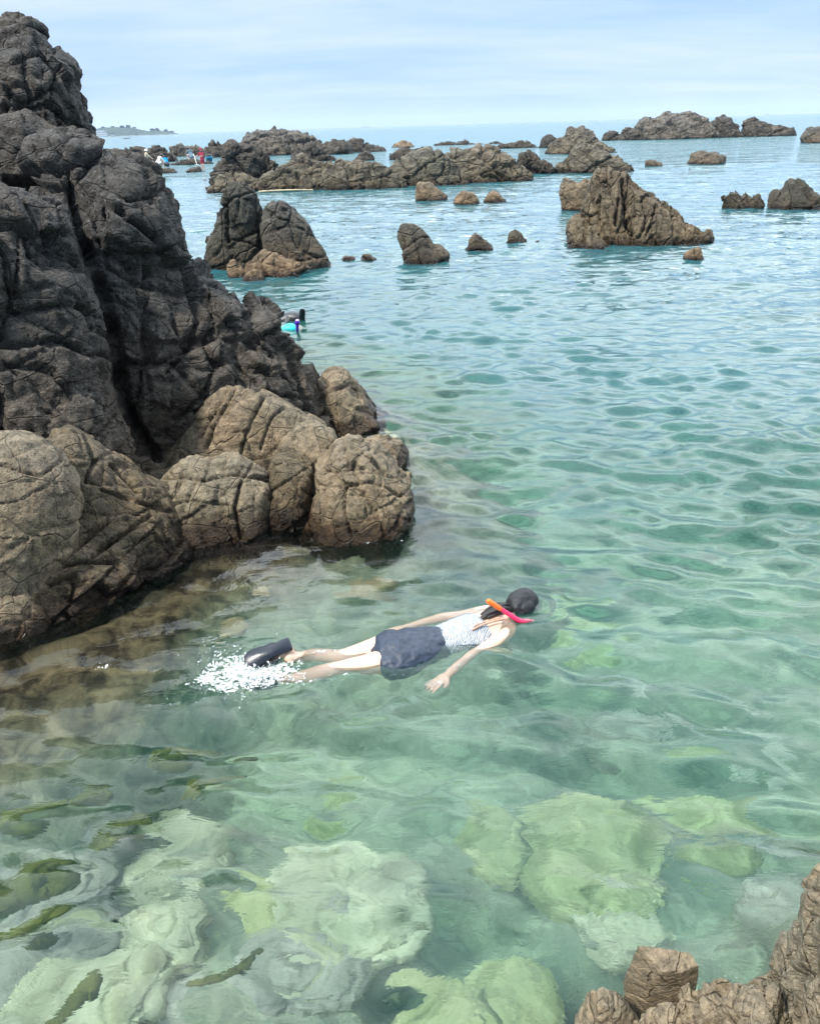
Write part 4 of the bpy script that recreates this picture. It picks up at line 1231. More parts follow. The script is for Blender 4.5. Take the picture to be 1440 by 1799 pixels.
# far arm
e1, w1 = S(768, 1086, .005), S(712, 1100, .01)
bits.append(smooth_loft([S(866, 1082, .0), S(856, 1073, .01), S(815, 1080, .015), e1, w1], [.06, .055, .042, .036, .025], acr, 5))
bits += hand_bits(w1, S(690, 1108, -.01) - w1, V3(0, 0, -1), 0.95, 0.25)
# near arm
e2, w2 = S(833, 1148, .0), S(786, 1186, -.01)
bits.append(smooth_loft([S(884, 1098, -.01), S(892, 1109, .0), S(864, 1128, .01), e2, w2], [.06, .055, .043, .037, .025], acr, 5))
bits += hand_bits(w2, S(758, 1205, -.02) - w2, V3(0, 0, -1), 1.0, 0.3)
# near leg, straight
k1, a1 = S(598, 1173, -.012), S(500, 1194, -.04)
bits.append(smooth_loft([S(712, 1152, -.02), S(690, 1156, .0), S(645, 1167, -.01), k1, S(548, 1185, -.03), a1], [.10, .094, .075, .056, .052, .034], acr, 5, 18))
# far leg, knee under water and foot lifted
k2, a2 = S(598, 1153, -.03), S(508, 1150, .04)
bits.append(smooth_loft([S(700, 1128, -.02), S(676, 1134, -.0), S(640, 1143, -.03), k2, S(552, 1154, -.045), a2], [.10, .092, .072, .055, .052, .036], acr, 5, 18))
# feet inside the shoes
heel2, toe2 = S(503, 1137, .07), S(440, 1158, .02)
bits.append(smooth_loft([a2, heel2, (heel2 + toe2) / 2, toe2], [.036, .038, .04, .03], acr, 4))
toe1 = S(448, 1208, -.12)
bits.append(smooth_loft([a1, S(486, 1201, -.085), S(466, 1205, -.1), toe1], [.034, .038, .036, .026], acr, 4))
fuse('body', bits, M_SKIN, sw, root_p, 0.0045, 5)
# skirt and top
fuse('skirt', [smooth_loft([S(683, 1149, -.012), S(703, 1146, -.01), S(728, 1138, -.006), S(757, 1130, -.012), S(778, 1125, -.016)], [(.205, .126), (.200, .127), (.186, .118), (.152, .100), (.134, .093)], acr, 6, 28)],
     M_NAVY, sw, root_p, 0.006, 2, noise=(0.013, 0.07, (1, 1, 1)))
fuse('tube_top', [smooth_loft([S(772, 1127, -.012), S(792, 1120, -.012), S(812, 1113, -.004), S(836, 1105, .0)], [(.134, .093), (.142, .095), (.152, .099), (.158, .098)], acr, 6, 28)],
     M_TOP, sw, root_p, 0.005, 2, noise=(0.003, 0.02))
cp = fuse('cap', [ell(head + fwd * .006 + up * .016, (.132, .110, .112), [fwd, acr, up])], M_BLACK, sw, root_p, 0.004, 3, noise=(0.014, 0.07))
fuse('brim', [ell(head + fwd * .085 - up * .06, (.05, .075, .012), [fwd * .6 - up * .8, acr, up * .6 + fwd * .8])], M_BLACK, cp, V3(0, 0, 0) + root_p, 0.004, 2)
hr = []
rg = random.Random(4)
for i in range(14):
    a0 = head - fwd * .085 + acr * rg.uniform(-.03, .03) + up * rg.uniform(.0, .05)
    a3 = S(852 + rg.uniform(-8, 6), 1076 + rg.uniform(-5, 6), .085 + rg.uniform(-.01, .02))
    mid = (a0 + a3) / 2 + up * .03 + acr * rg.uniform(-.02, .02)
    hr.append(smooth_loft([a0, mid, a3], [.014, .016, .006], acr, 4, 8))
fuse('hair', hr, M_HAIR, sw, root_p, 0.003, 1)
# mask and snorkel
fuse('mask', [ell(head - up * .085 + fwd * .012, (.05, .075, .035), [fwd, acr, up])], M_CLEARP, sw, root_p, 0.004, 2)
s0, s2, s3 = S(858, 1051, .22), S(911, 1085, .07), S(932, 1091, .01)
s1 = s0 * .66 + s2 * .34
sn = fuse('snorkel', [smooth_loft([s1, (s1 + s2) / 2, s2, S(924, 1089, .035), s3], [(.013, .013), (.0145, .0145), (.0165, .0165), (.018, .018), (.017, .017)], up, 5, 14)], M_PINK, sw, root_p)
fuse('snorkel_tip', [loft([s0, s1 + (s1 - s0) * .1], [.0165, .0155], up)], M_ORANGE, sn, root_p)
fuse('purge_valve', [ell(S(924, 1089, .02), (.032, .022, .02)), ell(S(934, 1092, .0), (.018, .02, .016))], M_CLEARP, sn, root_p, 0.003, 2)
# braided cord round the neck
c0 = spline([S(830, 1101, .09), S(846, 1093, .1), S(868, 1086, .095), S(886, 1083, .085), S(896, 1088, .06)], 8)
fuse('neck_cord', [ell(p, (.0065, .0065, .0065), n=6) for p in c0] + [ell(p + acr * .02 - axis * .006, (.005, .005, .005), n=6) for p in c0[4:24]], M_CORD, sw, root_p)


def shoe(name, heel, toe, wdir, thick_dir, parent, wid=.05):
    L = toe - heel
    ln = np.linalg.norm(L)
    L = L / ln
    w = np.array(wdir, float)
    w = w - L * w.dot(L)
    w /= np.linalg.norm(w)
    t = np.cross(L, w)
    if t.dot(np.array(thick_dir)) < 0:
        t = -t
    out = []
    prof = [(-.02, .0), (-.018, .55), (.0, .72), (.12, .76), (.3, .70), (.45, .74), (.62, .95), (.78, 1.0), (.9, .86), (.98, .5), (1.0, 0)]
    co, F = [], []
    ring = [(heel + L * ln * a + w * wid * b_) for a, b_ in prof] + [(heel + L * ln * a - w * wid * b_ * .9) for a, b_ in prof[::-1][1:-1]]
    n = len(ring)
    for s_, inset in ((0.0, .90), (.004, 1.0), (.022, 1.0), (.026, .95)):
        c = np.mean(ring, 0)
        for p in ring:
            co.append(c + (p - c) * inset + t * (s_))
    for k in range(3):
        for j in range(n):
            F.append((k * n + j, k * n + (j + 1) % n, (k + 1) * n + (j + 1) % n, (k + 1) * n + j))
    F.append(tuple(range(n))[::-1])
    F.append(tuple(range(3 * n, 4 * n)))
    sole = (co, F)
    o = fuse(name, [sole], M_RUBBER, parent, root_p)
    # vamp strap over the foot, on the far side of the sole
    vs = []
    for a in np.linspace(.35, .75, 7):
        c = heel + L * ln * a - t * 0
        arc = [c + w * wid * .95 * math.cos(q) - t * (.055 * math.sin(q) + .0) for q in np.linspace(0, math.pi, 12)]
        vs.append(loft(arc, [(.014, .005)] * 12, L, 8))
    fuse('strap', vs, M_RUBBER, o, root_p)
    return o


cdir = V3(0, 0, CAM_H) - heel2
shoe('sandal', S(510, 1128, .11), S(430, 1160, .05), V3(-.05, .9, .55), cdir, sw, .058)
shoe('sandal', S(488, 1203, -.075), S(436, 1214, -.13), V3(0, .5, .9), V3(0, -.6, 1), sw, .05)

# splash and foam round the kicking feet
m, bb = new_mat('white water')
fd = bb.n('ShaderNodeBsdfPrincipled', {'Base Color': (0.88, 0.93, 0.93, 1), 'Roughness': 0.15, 'Specular IOR Level': 0.5})
fn = bb.noise(bb.n('ShaderNodeNewGeometry').outputs['Position'], 60, 3)
M_FOAM = finish(m, bb, bb.n('ShaderNodeMixShader', {0: bb.ramp(fn, [(0.35, 0.12), (0.65, 0.80)]), 1: bb.n('ShaderNodeBsdfTransparent').outputs[0], 2: fd.outputs[0]}).outputs[0])
rg = np.random.RandomState(9)
unit = ell((0, 0, 0), (1, 1, 1), n=3)
uc, uf = np.array(unit[0]), np.array(unit[1])
CO, FF, nn0 = [], [], 0
def drops(cx, cy, sx, sy, z0, z1, n, r0, r1, flat=1.0):
    global nn0
    for _ in range(n):
        px_, py_ = rg.normal(cx, sx), rg.normal(cy, sy)
        z = z0 + (z1 - z0) * rg.rand() ** 2
        p = at_z(px_, py_, z)
        r = r0 + (r1 - r0) * rg.rand() ** 3
        sc = np.array([r * rg.uniform(.8, 2.2), r * rg.uniform(.8, 1.5), r * rg.uniform(.6, 1.1) * flat])
        CO.append(uc * sc @ rotm((rg.rand() * .6, rg.rand() * .6, rg.rand() * 6)) + p)
        FF.append(uf + nn0)
        nn0 += len(uc)
for (cx_, cy_, sx_, sy_, n_) in ((428, 1180, 15, 9, 480), (452, 1187, 15, 9, 380), (405, 1172, 16, 9, 260), (470, 1178, 18, 9, 160)):
    drops(cx_, cy_, sx_, sy_, -.006, .035, n_, .0015, .010, .35)
for k in range(46):           # strings of flung water
    ax_, ay_ = rg.normal(430, 24), rg.normal(1178, 12)
    dx_, dy_ = rg.normal(-8, 12), rg.normal(-5, 9)
    for t in np.linspace(0, 1, 14):
        drops(ax_ + dx_ * t, ay_ + dy_ * t, .7, .7, .03 + .06 * t * (1 - t), .03 + .06 * t * (1 - t) + .003, 1, .002, .006)
drops(395, 1165, 30, 18, 0.0, .05, 200, .001, .005)
drops(440, 1175, 70, 38, 0.0, .10, 130, .001, .004)
drops(500, 1192, 30, 6, 0.0, .02, 260, .0015, .006, .5)
drops(490, 1135, 24, 14, 0.06, .16, 26, .002, .004)
for (cx_, cy_, sx_, sy_, n_) in ((372, 1125, 12, 5, 90), (175, 1172, 14, 4, 40), (355, 1205, 10, 5, 60), (410, 1225, 14, 14, 50), (330, 1215, 60, 20, 40)):
    drops(cx_, cy_, sx_, sy_, -.002, .008, n_, .0015, .006, .35)
for (cx_, cy_, sx_, sy_, n_) in ((768, 1202, 14, 6, 160), (800, 1174, 8, 9, 60), (695, 1105, 12, 4, 60), (960, 1070, 6, 8, 10)):
    drops(cx_, cy_, sx_, sy_, -.002, .012, n_, .001, .004, .4)
for k in range(90):
    t = rg.rand()
    drops(500 + 210 * t, 1202 - 17 * t, 5, 1.5, 0.0, .006, 3, .001, .0035, .4)
    drops(520 + 130 * t, 1147 - 8 * t, 8, 2, 0.0, .008, 3, .001, .0035, .4)
    drops(830 - 40 * t, 1152 + 32 * t, 3, 2, 0.0, .006, 2, .001, .003, .4)
me = mesh_from('splash', np.vstack(CO), np.vstack(FF))
tmp = link('tmp', me, None)
md = tmp.modifiers.new('r', 'REMESH')
md.mode = 'VOXEL'
md.voxel_size = 0.0028
me = evaluate(tmp)
bpy.data.objects.remove(tmp)
c_, n_ = arrays(me)
c_ = c_ + n_ * (0.008 * fbm(c_ / 0.014, 3, 8))[:, None]
me.vertices.foreach_set('co', c_.astype(np.float32).ravel())
me.polygons.foreach_set('use_smooth', np.ones(len(me.polygons), dtype=bool))
me.update()
tag(link('splash', me, M_FOAM), 'white splash and droplets thrown up by the kicking feet', 'splash', kind='stuff')
# foam at the foot of the rocks
CO, FF, nn0 = [], [], 0
for (x0, y0, n) in ((735, 778, 50), (1216, 461, 30), (650, 946, 40), (1275, 1712, 30)):
    big = y0 > 1500
    for _ in range(n):
        drops(x0 + rg.normal(0, 20 if not big else 28), y0 + rg.normal(0, 5 if not big else 14), 3, 2, -.01, .012, 1, .001, .003 if big else .009, .4)
me = mesh_from('foam', np.vstack(CO), np.vstack(FF))
# lacy sheets of foam lying on the water
co_l, f_l, k0 = [me_c for me_c in [np.vstack(CO)]], [np.vstack(FF)], len(np.vstack(CO))
def lace(px_, py_, rx, ry, thr, seed, g=0.0045):
    global k0
    c = at_z(px_, py_, 0)
    xs, ys = np.arange(-rx, rx, g), np.arange(-ry, ry, g)
    U, V = np.meshgrid(xs, ys, indexing='ij')
    Q = np.stack([U.ravel() + c[0], V.ravel() + c[1], np.zeros(U.size)], 1)
    e = 1 - np.clip(np.hypot(U / rx, V / ry), 0, 1)
    wv = np.stack([fbm(Q / .09, 2, seed + 3), fbm(Q / .09, 2, seed + 4), Q[:, 2]], 1) * .06
    n1 = fbm((Q + wv) * np.array([1, 1.3, 1]) / .045, 3, seed, .6, True).reshape(U.shape)
    n2 = fbm(Q / .16, 2, seed + 9).reshape(U.shape)
    keep = (n1 + .55 * n2 + .55 * e) > thr
    keep &= e > 0
    zt = np.interp(0, [0, 1], [0, 1]) + water_z(Q[:, 0], Q[:, 1]).reshape(U.shape) + .004
    P_ = np.stack([U + c[0], V + c[1], zt], -1).reshape(-1, 3)
    vid = np.arange(U.size).reshape(U.shape)
    kf = keep[:-1, :-1]
    i, j = np.nonzero(kf)
    if len(i) == 0:
        return
    q = np.stack([vid[i, j], vid[i + 1, j], vid[i + 1, j + 1], vid[i, j + 1]], 1)
    use, inv = np.unique(q, return_inverse=True)
    co_l.append(P_[use])
    f_l.append(inv.reshape(q.shape) + k0)
    k0 += len(use)
for a_ in ((428, 1184, .34, .24, .70, 31), (475, 1184, .26, .16, .82, 32), (375, 1128, .10, .05, .85, 33), (175, 1172, .10, .04, .9, 35),
           (445, 1200, .16, .10, .9, 36), (560, 1195, .32, .035, .95, 37), (570, 1148, .22, .04, .95, 38), (768, 1204, .10, .05, .95, 39),):
    lace(*a_)
me = mesh_from('foam', np.vstack(co_l), np.vstack(f_l))
tag(link('foam', me, M_FOAM), 'thin flecks of foam where waves wash the rock edges', 'foam', kind='stuff')


# ------------------------------------------------------------------ two snorkelers half hidden behind the outcrop
M_SUIT = plain('dark wetsuit', (0.02, 0.022, 0.028), 0.45, 0.3, 15, 0.5)
M_PURPLE = plain('purple plastic', (0.10, 0.02, 0.45), 0.3, 0.1, 20, 0.5)
M_LILAC = plain('pale lilac plastic', (0.6, 0.45, 0.75), 0.3, 0.1, 20, 0.5)
M_CYAN = plain('turquoise cloth', (0.02, 0.55, 0.55), 0.5, 0.1, 20, 0.4)
pr = S(512, 562, 0)
pa = empty('person', tuple(pr), 'swimmer in a dark wetsuit half hidden behind the outcrop, back and one fin above water', 'person', 'swimmers behind the outcrop')
fuse('body', [smooth_loft([S(534, 566, -.05), S(524, 560, .02), S(508, 559, .03), S(494, 564, .0)], [(.08, .06), (.13, .11), (.14, .11), (.07, .06)], V3(0, 1, 0), 5, 16),
              ell(S(484, 564, .03), (.09, .09, .11)),
              loft([S(505, 566, 0), S(498, 578, -.12)], [.05, .04]), loft([S(520, 564, -.02), S(530, 568, -.12)], [.07, .06])], M_SUIT, pa, pr, 0.012, 5)
fuse('swim_fin', [loft([S(531, 568, -.06), S(531, 558, .06), S(531, 549, .16), S(531, 543, .22)], [(.04, .025), (.045, .02), (.05, .014), (.035, .01)], V3(1, 0, 0), 12)], M_RUBBER, pa, pr)
pr = S(510, 578, 0)
pb = empty('person', tuple(pr), 'swimmer in turquoise with a purple snorkel, half hidden behind the dark outcrop', 'person', 'swimmers behind the outcrop')
fuse('body', [smooth_loft([S(488, 585, -.1), S(500, 579, -.03), S(512, 577, -.02), S(521, 580, -.06)], [(.06, .05), (.10, .07), (.10, .07), (.07, .05)], V3(0, 1, 0), 5, 14), ell(S(524, 583, -.08), (.09, .08, .09))], M_SKIN, pb, pr, 0.012, 4)
fuse('rash_shirt', [smooth_loft([S(496, 581, -.03), S(506, 577, .0), S(514, 577, -.0), S(519, 579, -.03)], [(.08, .06), (.11, .075), (.105, .075), (.07, .05)], V3(0, 1, 0), 5, 16)], M_CYAN, pb, pr, 0.01, 3)
sn2 = fuse('snorkel', [loft([S(523, 584, -.02), S(522, 576, .07), S(522, 569, .13)], [.022, .024, .03], V3(1, 0, 0), 12), ell(S(522, 566, .16), (.035, .03, .04))], M_PURPLE, pb, pr)
fuse('snorkel_cap', [ell(S(522.5, 563, .185), (.03, .026, .022))], M_LILAC, sn2, pr)

# ------------------------------------------------------------------ bathers on the far reef
def cloth(name, col):
    return plain(name, col, 0.8, 0.2, 8, 0.2)


G_BA = 'bathers on the far reef'


def bather(label, px, py, z0, pose, shirt, shorts, hatcol, haircol, face=0.0, scale=1.0, arms=0, hat=False):
    """pose: 'stand' or 'crouch'. feet at the pixel, at height z0"""
    o = at_z(px, py, z0)
    e = empty('person', tuple(o), label, 'person', G_BA)
    rz = rotm((0, 0, face))
    def P(x, y, z):
        return o + (np.array([x, y, z]) * scale) @ rz.T
    sd = rz @ V3(1, 0, 0)
    if pose == 'stand':
        hip, ch, nk, hd = (0, 0, .90), (0, .02, 1.25), (0, .05, 1.42), (0, .06, 1.58)
        legs = [[(s * .09, 0, .9), (s * .10, .03, .48), (s * .11, 0, .08)] for s in (-1, 1)]
        feet = [(s * .11, .08, .04) for s in (-1, 1)]
    else:
        hip, ch, nk, hd = (0, -.12, .32), (0, .16, .62), (0, .30, .76), (0, .40, .86)
        legs = [[(s * .11, -.10, .32), (s * .17, .28, .50), (s * .14, .08, .08)] for s in (-1, 1)]
        feet = [(s * .14, .18, .04) for s in (-1, 1)]
    if arms == 0:
        ar = [[(s * .19, ch[1], ch[2] + .12), (s * .24, ch[1] + .05, ch[2] - .13), (s * .20, ch[1] + .18, ch[2] - .33)] for s in (-1, 1)]
    elif arms == 1:      # reaching forward and down
        ar = [[(s * .18, ch[1], ch[2] + .10), (s * .22, ch[1] + .22, ch[2] - .10), (s * .10, ch[1] + .42, ch[2] - .28)] for s in (-1, 1)]
    else:
        ar = [[(.19, ch[1], ch[2] + .12), (.30, ch[1] + .10, ch[2] - .05), (.50, ch[1] + .15, ch[2] - .15)], [(-.19, ch[1], ch[2] + .12), (-.24, ch[1] + .1, ch[2] - .12), (-.05, ch[1] + .28, ch[2] - .12)]]
    B = [smooth_loft([P(*hip), P((0), (hip[1] + ch[1]) / 2, (hip[2] + ch[2]) / 2), P(*ch), P(0, ch[1] + .01, ch[2] + .13), P(*nk)], [(.16 * scale, .11 * scale), (.14 * scale, .10 * scale), (.18 * scale, .11 * scale), (.17 * scale, .09 * scale), (.06 * scale, .06 * scale)], sd, 4, 14)]
    B.append(loft([P(*nk), P(*hd)], [.055 * scale, .05 * scale], sd))
    B.append(ell(P(*hd), (.085 * scale, .10 * scale, .12 * scale)))
    for L in legs:
        B.append(smooth_loft([P(*q) for q in L], [.09 * scale, .065 * scale, .042 * scale], sd, 4, 12))
    for L, f in zip(legs, feet):
        B.append(loft([P(*L[-1]), P(*f)], [.042 * scale, .04 * scale], sd))
    for L in ar:
        B.append(smooth_loft([P(*q) for q in L], [.055 * scale, .042 * scale, .03 * scale], sd, 4, 10))
        B.append(ell(P(*L[-1]) + rz @ V3(0, .05, -.03) * scale, (.035 * scale, .05 * scale, .03 * scale)))
    fuse('body', B, M_SKIN, e, o, 0.018, 4)
    B = [smooth_loft([P(hip[0], hip[1], hip[2] + .03), P(0, (hip[1] + ch[1]) / 2, (hip[2] + ch[2]) / 2), P(*ch), P(0, ch[1] + .01, ch[2] + .14)], [(.185 * scale, .135 * scale), (.175 * scale, .13 * scale), (.20 * scale, .135 * scale), (.17 * scale, .10 * scale)], sd, 4, 14)]
    for L in ar:
        B.append(loft([P(*L[0]), (P(*L[0]) + P(*L[1])) / 2, P(*L[1])], [.075 * scale, .062 * scale, .055 * scale], sd))
    fuse('shirt', B, shirt, e, o, 0.018, 3)
    B = [loft([P(hip[0], hip[1], hip[2] + .06), P(hip[0], hip[1], hip[2] - .06)], [(.185 * scale, .14 * scale), (.18 * scale, .14 * scale)], sd)]
    for L in legs:
        B.append(loft([P(*L[0]), P(*L[0]) * .3 + P(*L[1]) * .7], [.11 * scale, .09 * scale], sd))
    fuse('shorts', B, shorts, e, o, 0.018, 3)
    if hat:
        fuse('hat', [ell(P(hd[0], hd[1], hd[2] + .06), (.11 * scale, .12 * scale, .09 * scale)), ell(P(hd[0], hd[1], hd[2] + .04), (.19 * scale, .20 * scale, .015 * scale))], hatcol, e, o, 0.014, 2)
    else:
        fuse('hair', [ell(P(hd[0], hd[1] - .02, hd[2] + .03), (.10 * scale, .11 * scale, .12 * scale))], haircol, e, o, 0.014, 2)
    return e


MC = dict(beige=cloth('beige cloth', (.52, .46, .34)), white=cloth('white cloth', (.8, .8, .8)), blue=cloth('bright blue cloth', (.02, .30, .62)), grey=cloth('grey blue cloth', (.12, .17, .22)),
          maroon=cloth('maroon cloth', (.30, .03, .06)), teal=cloth('teal cloth', (.03, .28, .30)), pink=cloth('pale pink cloth', (.75, .5, .55)))
bather('bather in beige shirt, black shorts and white hat, standing left of the crouching party', 261, 301, 0.0, 'stand', MC['beige'], M_BLACK, MC['white'], M_HAIR, -1.2, 0.98, 1, True)
bather('bather in a white shirt crouching on the flat weedy rock', 279, 297, .15, 'crouch', MC['white'], MC['white'], MC['white'], M_HAIR, -0.9, 1.15, 1)
bather('bather in bright blue crouching at the right of the party', 294, 296, .15, 'crouch', MC['blue'], M_NAVY, MC['blue'], M_HAIR, 0.6, 1.0, 1)
bather('bather in dull teal crouching behind, between the white and the blue shirts', 287, 293, .15, 'crouch', MC['teal'], M_BLACK, MC['blue'], M_HAIR, 0.2, 0.95, 1)
bather('bather in grey bending over the pool with a long handled net', 338, 284, .1, 'crouch', MC['grey'], MC['grey'], MC['blue'], M_HAIR, 0.8, 1.35, 1)
bather('bather in maroon shirt and red hat standing in the shallow pool', 358, 300, -.1, 'stand', MC['maroon'], MC['maroon'], MC['maroon'], M_HAIR, 2.6, 1.0, 2, True)


def tub(name, label, cat, px, py, z, r, h, mat, mat2=None):
    o = at_z(px, py, z)
    B, H_ = [], 24
    prof = [(0, 0), (r * .8, 0), (r, h), (r * 1.06, h), (r * 1.06, h + .02), (r * .95, h + .02), (r * .76, .03), (0, .03)]
    co = [o + V3(p[0] * math.cos(2 * math.pi * j / H_), p[0] * math.sin(2 * math.pi * j / H_), p[1]) for p in prof for j in range(H_)]
    F = [(i * H_ + j, i * H_ + (j + 1) % H_, (i + 1) * H_ + (j + 1) % H_, (i + 1) * H_ + j) for i in range(len(prof) - 1) for j in range(H_)]
    e = empty(name, tuple(o), label, cat)
    fuse('shell', [(co, F)], mat, e, o)
    arc = [o + V3(r * math.cos(a), 0, h + r * .8 * math.sin(a)) for a in np.linspace(0, math.pi, 14)]
    fuse('handle', [loft(arc, [.008] * 14, V3(0, 1, 0), 6)], mat2 or mat, e, o)


tub('bucket', 'red bucket standing at the front of the flat weedy rock', 'bucket', 276, 301, .05, .15, .28, plain('red plastic', (.6, .05, .03), .4), M_BLACK)
tub('bucket', 'bright blue bucket hanging low beside the bather in maroon', 'bucket', 368, 284, .15, .34, .42, plain('sky blue plastic', (.03, .42, .75), .4), MC['white'])
tub('bucket', 'pale pink bucket between the beige and the white bathers', 'bucket', 269, 292, .1, .22, .3, MC['pink'], MC['white'])
# the net
o = at_z(343, 284, .3)
e = empty('hand_net', tuple(o), 'long handled white net held by the bather in grey', 'net')
fuse('handle', [loft([at_z(340, 270, .9), at_z(346, 289, .05)], [.02, .02], V3(1, 0, 0), 8)], MC['white'], e, o)
c = at_z(346, 289, .05)
fuse('hoop', [loft([c + V3(.18 * math.cos(a), .18 * math.sin(a), .0) for a in np.linspace(0, 6.28, 24)], [.012] * 24, V3(0, 0, 1), 6)], MC['white'], e, o)

# ------------------------------------------------------------------ floating pole by the reef
p0, p1 = at_z(455, 336.5, .02), at_z(549, 333.5, .02)
m_b = plain('bamboo', (.36, .31, .20), .5, .25, 4)
pts = [p0 + (p1 - p0) * t + V3(0, 0, .03 * math.sin(t * 3.1)) for t in np.linspace(0, 1, 14)]
e = fuse('floating_pole', [loft(pts, [.05 if i % 2 else .043 for i in range(14)], V3(0, 0, 1), 10)], m_b, None, V3(0, 0, 0))
tag(e, 'long straw coloured bamboo pole floating along the foot of the reef', 'pole')

# ------------------------------------------------------------------ headland, houses and lighthouse far away on the left
DH = 1500.0
M_HILL = None
m, bb = new_mat('wooded hill')
pos = bb.n('ShaderNodeNewGeometry').outputs['Position']
nz = bb.noise(pos, .12, 5, .7)
cc = bb.mix(bb.ramp(nz, [(.4, 0.0), (.6, 1.0)]), (.012, .035, .03), (.04, .07, .05))
zz = bb.n('ShaderNodeSeparateXYZ', {0: pos}).outputs[2]
cc = bb.mix(bb.n('ShaderNodeMapRange', {0: bb.math('ADD', zz, bb.math('MULTIPLY', nz, 4.0)), 1: 1.4, 2: 3.0, 3: 1.0, 4: 0.0}).outputs[0], cc, (.30, .28, .25))
M_HILL = finish(m, bb, bb.n('ShaderNodeBsdfPrincipled', {'Base Color': cc, 'Roughness': 1.0}).outputs[0])


def headland(name, o, D, T, vox, seed):
    cx = sum(x for x, y in o) / len(o)
    d = ray(cx, 235)
    az = math.atan2(d[0], d[1])
    c, f = slab_mesh(o, D, T, az, -4, vox, T * .2, 0.6)
    me = mesh_from(name, c, f)
    tmp = link('tmp', me, None)
    md = tmp.modifiers.new('r', 'REMESH')
    md.mode = 'VOXEL'
    md.voxel_size = vox
    out = evaluate(tmp)
    bpy.data.objects.remove(tmp)
    co, no = arrays(out)
    co = co + no * (vox * 1.6 * fbm(co / (vox * 5), 3, seed))[:, None]
    out.vertices.foreach_set('co', co.astype(np.float32).ravel())
    out.polygons.foreach_set('use_smooth', np.ones(len(out.polygons), dtype=bool))
    out.update()
    return tag(link(name, out, M_HILL), kind='structure')


headland('hill', [(20, 243), (40, 231), (120, 226), (150, 225), (166, 225), (182, 223.5), (200, 222.6), (222, 222.6), (238, 225), (252, 228.5), (262, 229), (276, 229), (290, 230), (302, 231.5), (312, 234.5), (322, 237), (334, 239)], DH, 60, 1.4, 61)
headland('hill', [(150, 244.5), (166, 243.2), (186, 242.6), (206, 242.2), (232, 241.5), (262, 240.8), (300, 239.6), (330, 238.6)], DH * .8, 20, 1.0, 62)
sea('rock_islet', 'tiny low dark islet off the distant headland', M_REEFD, [(212, 243), (218, 240.6), (226, 240.2), (232, 242)], .3, 63, base=(221, 243.4), cat='rock islet', group=None)

# trees that stand out against the sky
m_leaf = plain('far pine crown', (.03, .06, .035), 1.0, .4, .5)
m_bark = plain('far pine trunk', (.12, .09, .07), 1.0)
def far_tree(px, py, r, seed, label):
    d = ray(px, 235)
    az = math.atan2(d[0], d[1])
    base = at_d(px, py + 1.6, DH - 6, az)
    e = empty('pine_tree', tuple(base), label, 'tree', 'pines on the headland skyline')
    fuse('trunk', [loft([base - V3(0, 0, 3), base + V3(0, 0, r * 1.3)], [.35, .2], V3(1, 0, 0), 8)], m_bark, e, base)
    rg = random.Random(seed)
    B = [ell(base + V3(rg.uniform(-1, 1) * r, rg.uniform(-1, 1) * r, r * 1.1 + rg.uniform(-.3, .5) * r), (r * rg.uniform(.35, .7), r * rg.uniform(.35, .7), r * rg.uniform(.2, .4)), n=6) for _ in range(9)]
    fuse('crown', B, m_leaf, e, base, None, 0, noise=(r * .3, r * .3))
for i, (px, py, r, lb) in enumerate([(181, 224.5, 2.2, 'first flat topped pine from the white buildings on the distant headland skyline'),
                                     (199, 224, 2.4, 'pine just left of the lighthouse on the distant headland'),
                                     (214, 224, 2.6, 'pine just right of the lighthouse on the distant headland'),
                                     (226, 224, 3.0, 'broad pine on the highest part of the distant headland'),
                                     (236, 226, 2.4, 'lone pine where the headland starts to slope down'),
                                     (268, 229.5, 2.8, 'pine at the near side of the low saddle on the distant headland'),
                                     (276, 230, 3.2, 'widest pine of the clump near the seaward end of the headland'),
                                     (292, 231, 2.8, 'pine seaward of the widest clump pine on the distant headland'),
                                     (302, 232.5, 2.4, 'last pine toward the seaward tip of the distant headland')]):
    far_tree(px, py, r, i, lb)

# lighthouse
m_w = plain('white wall paint', (.8, .8, .78), .8, .05, .3)
m_gl = plain('dark window glass', (.05, .06, .08), .2)
d = ray(209, 235)
az = math.atan2(d[0], d[1])
lb = at_d(209, 224.5, DH - 10, az)
e = empty('lighthouse', tuple(lb), 'slender pale lighthouse tower standing up from the distant headland', 'lighthouse')
fuse('tower', [loft([lb - V3(0, 0, 2), lb + V3(0, 0, 6.2)], [1.0, .7], V3(1, 0, 0), 16, True)], m_w, e, lb)
fuse('gallery', [loft([lb + V3(0, 0, 5.9), lb + V3(0, 0, 6.2)], [1.1, 1.1], V3(1, 0, 0), 16, False)], m_w, e, lb)
fuse('lantern', [loft([lb + V3(0, 0, 6.2), lb + V3(0, 0, 7.6)], [.6, .5], V3(1, 0, 0), 12, True)], m_gl, e, lb)


def boxm(c, s, rz=0):
    R_ = rotm((0, 0, rz))
    co = [np.array(c) + R_ @ (V3(x, y, z) * np.array(s) / 2) for x in (-1, 1) for y in (-1, 1) for z in (-1, 1)]
    F = [(0, 1, 3, 2), (4, 6, 7, 5), (0, 4, 5, 1), (2, 3, 7, 6), (0, 2, 6, 4), (1, 5, 7, 3)]
    return co, F


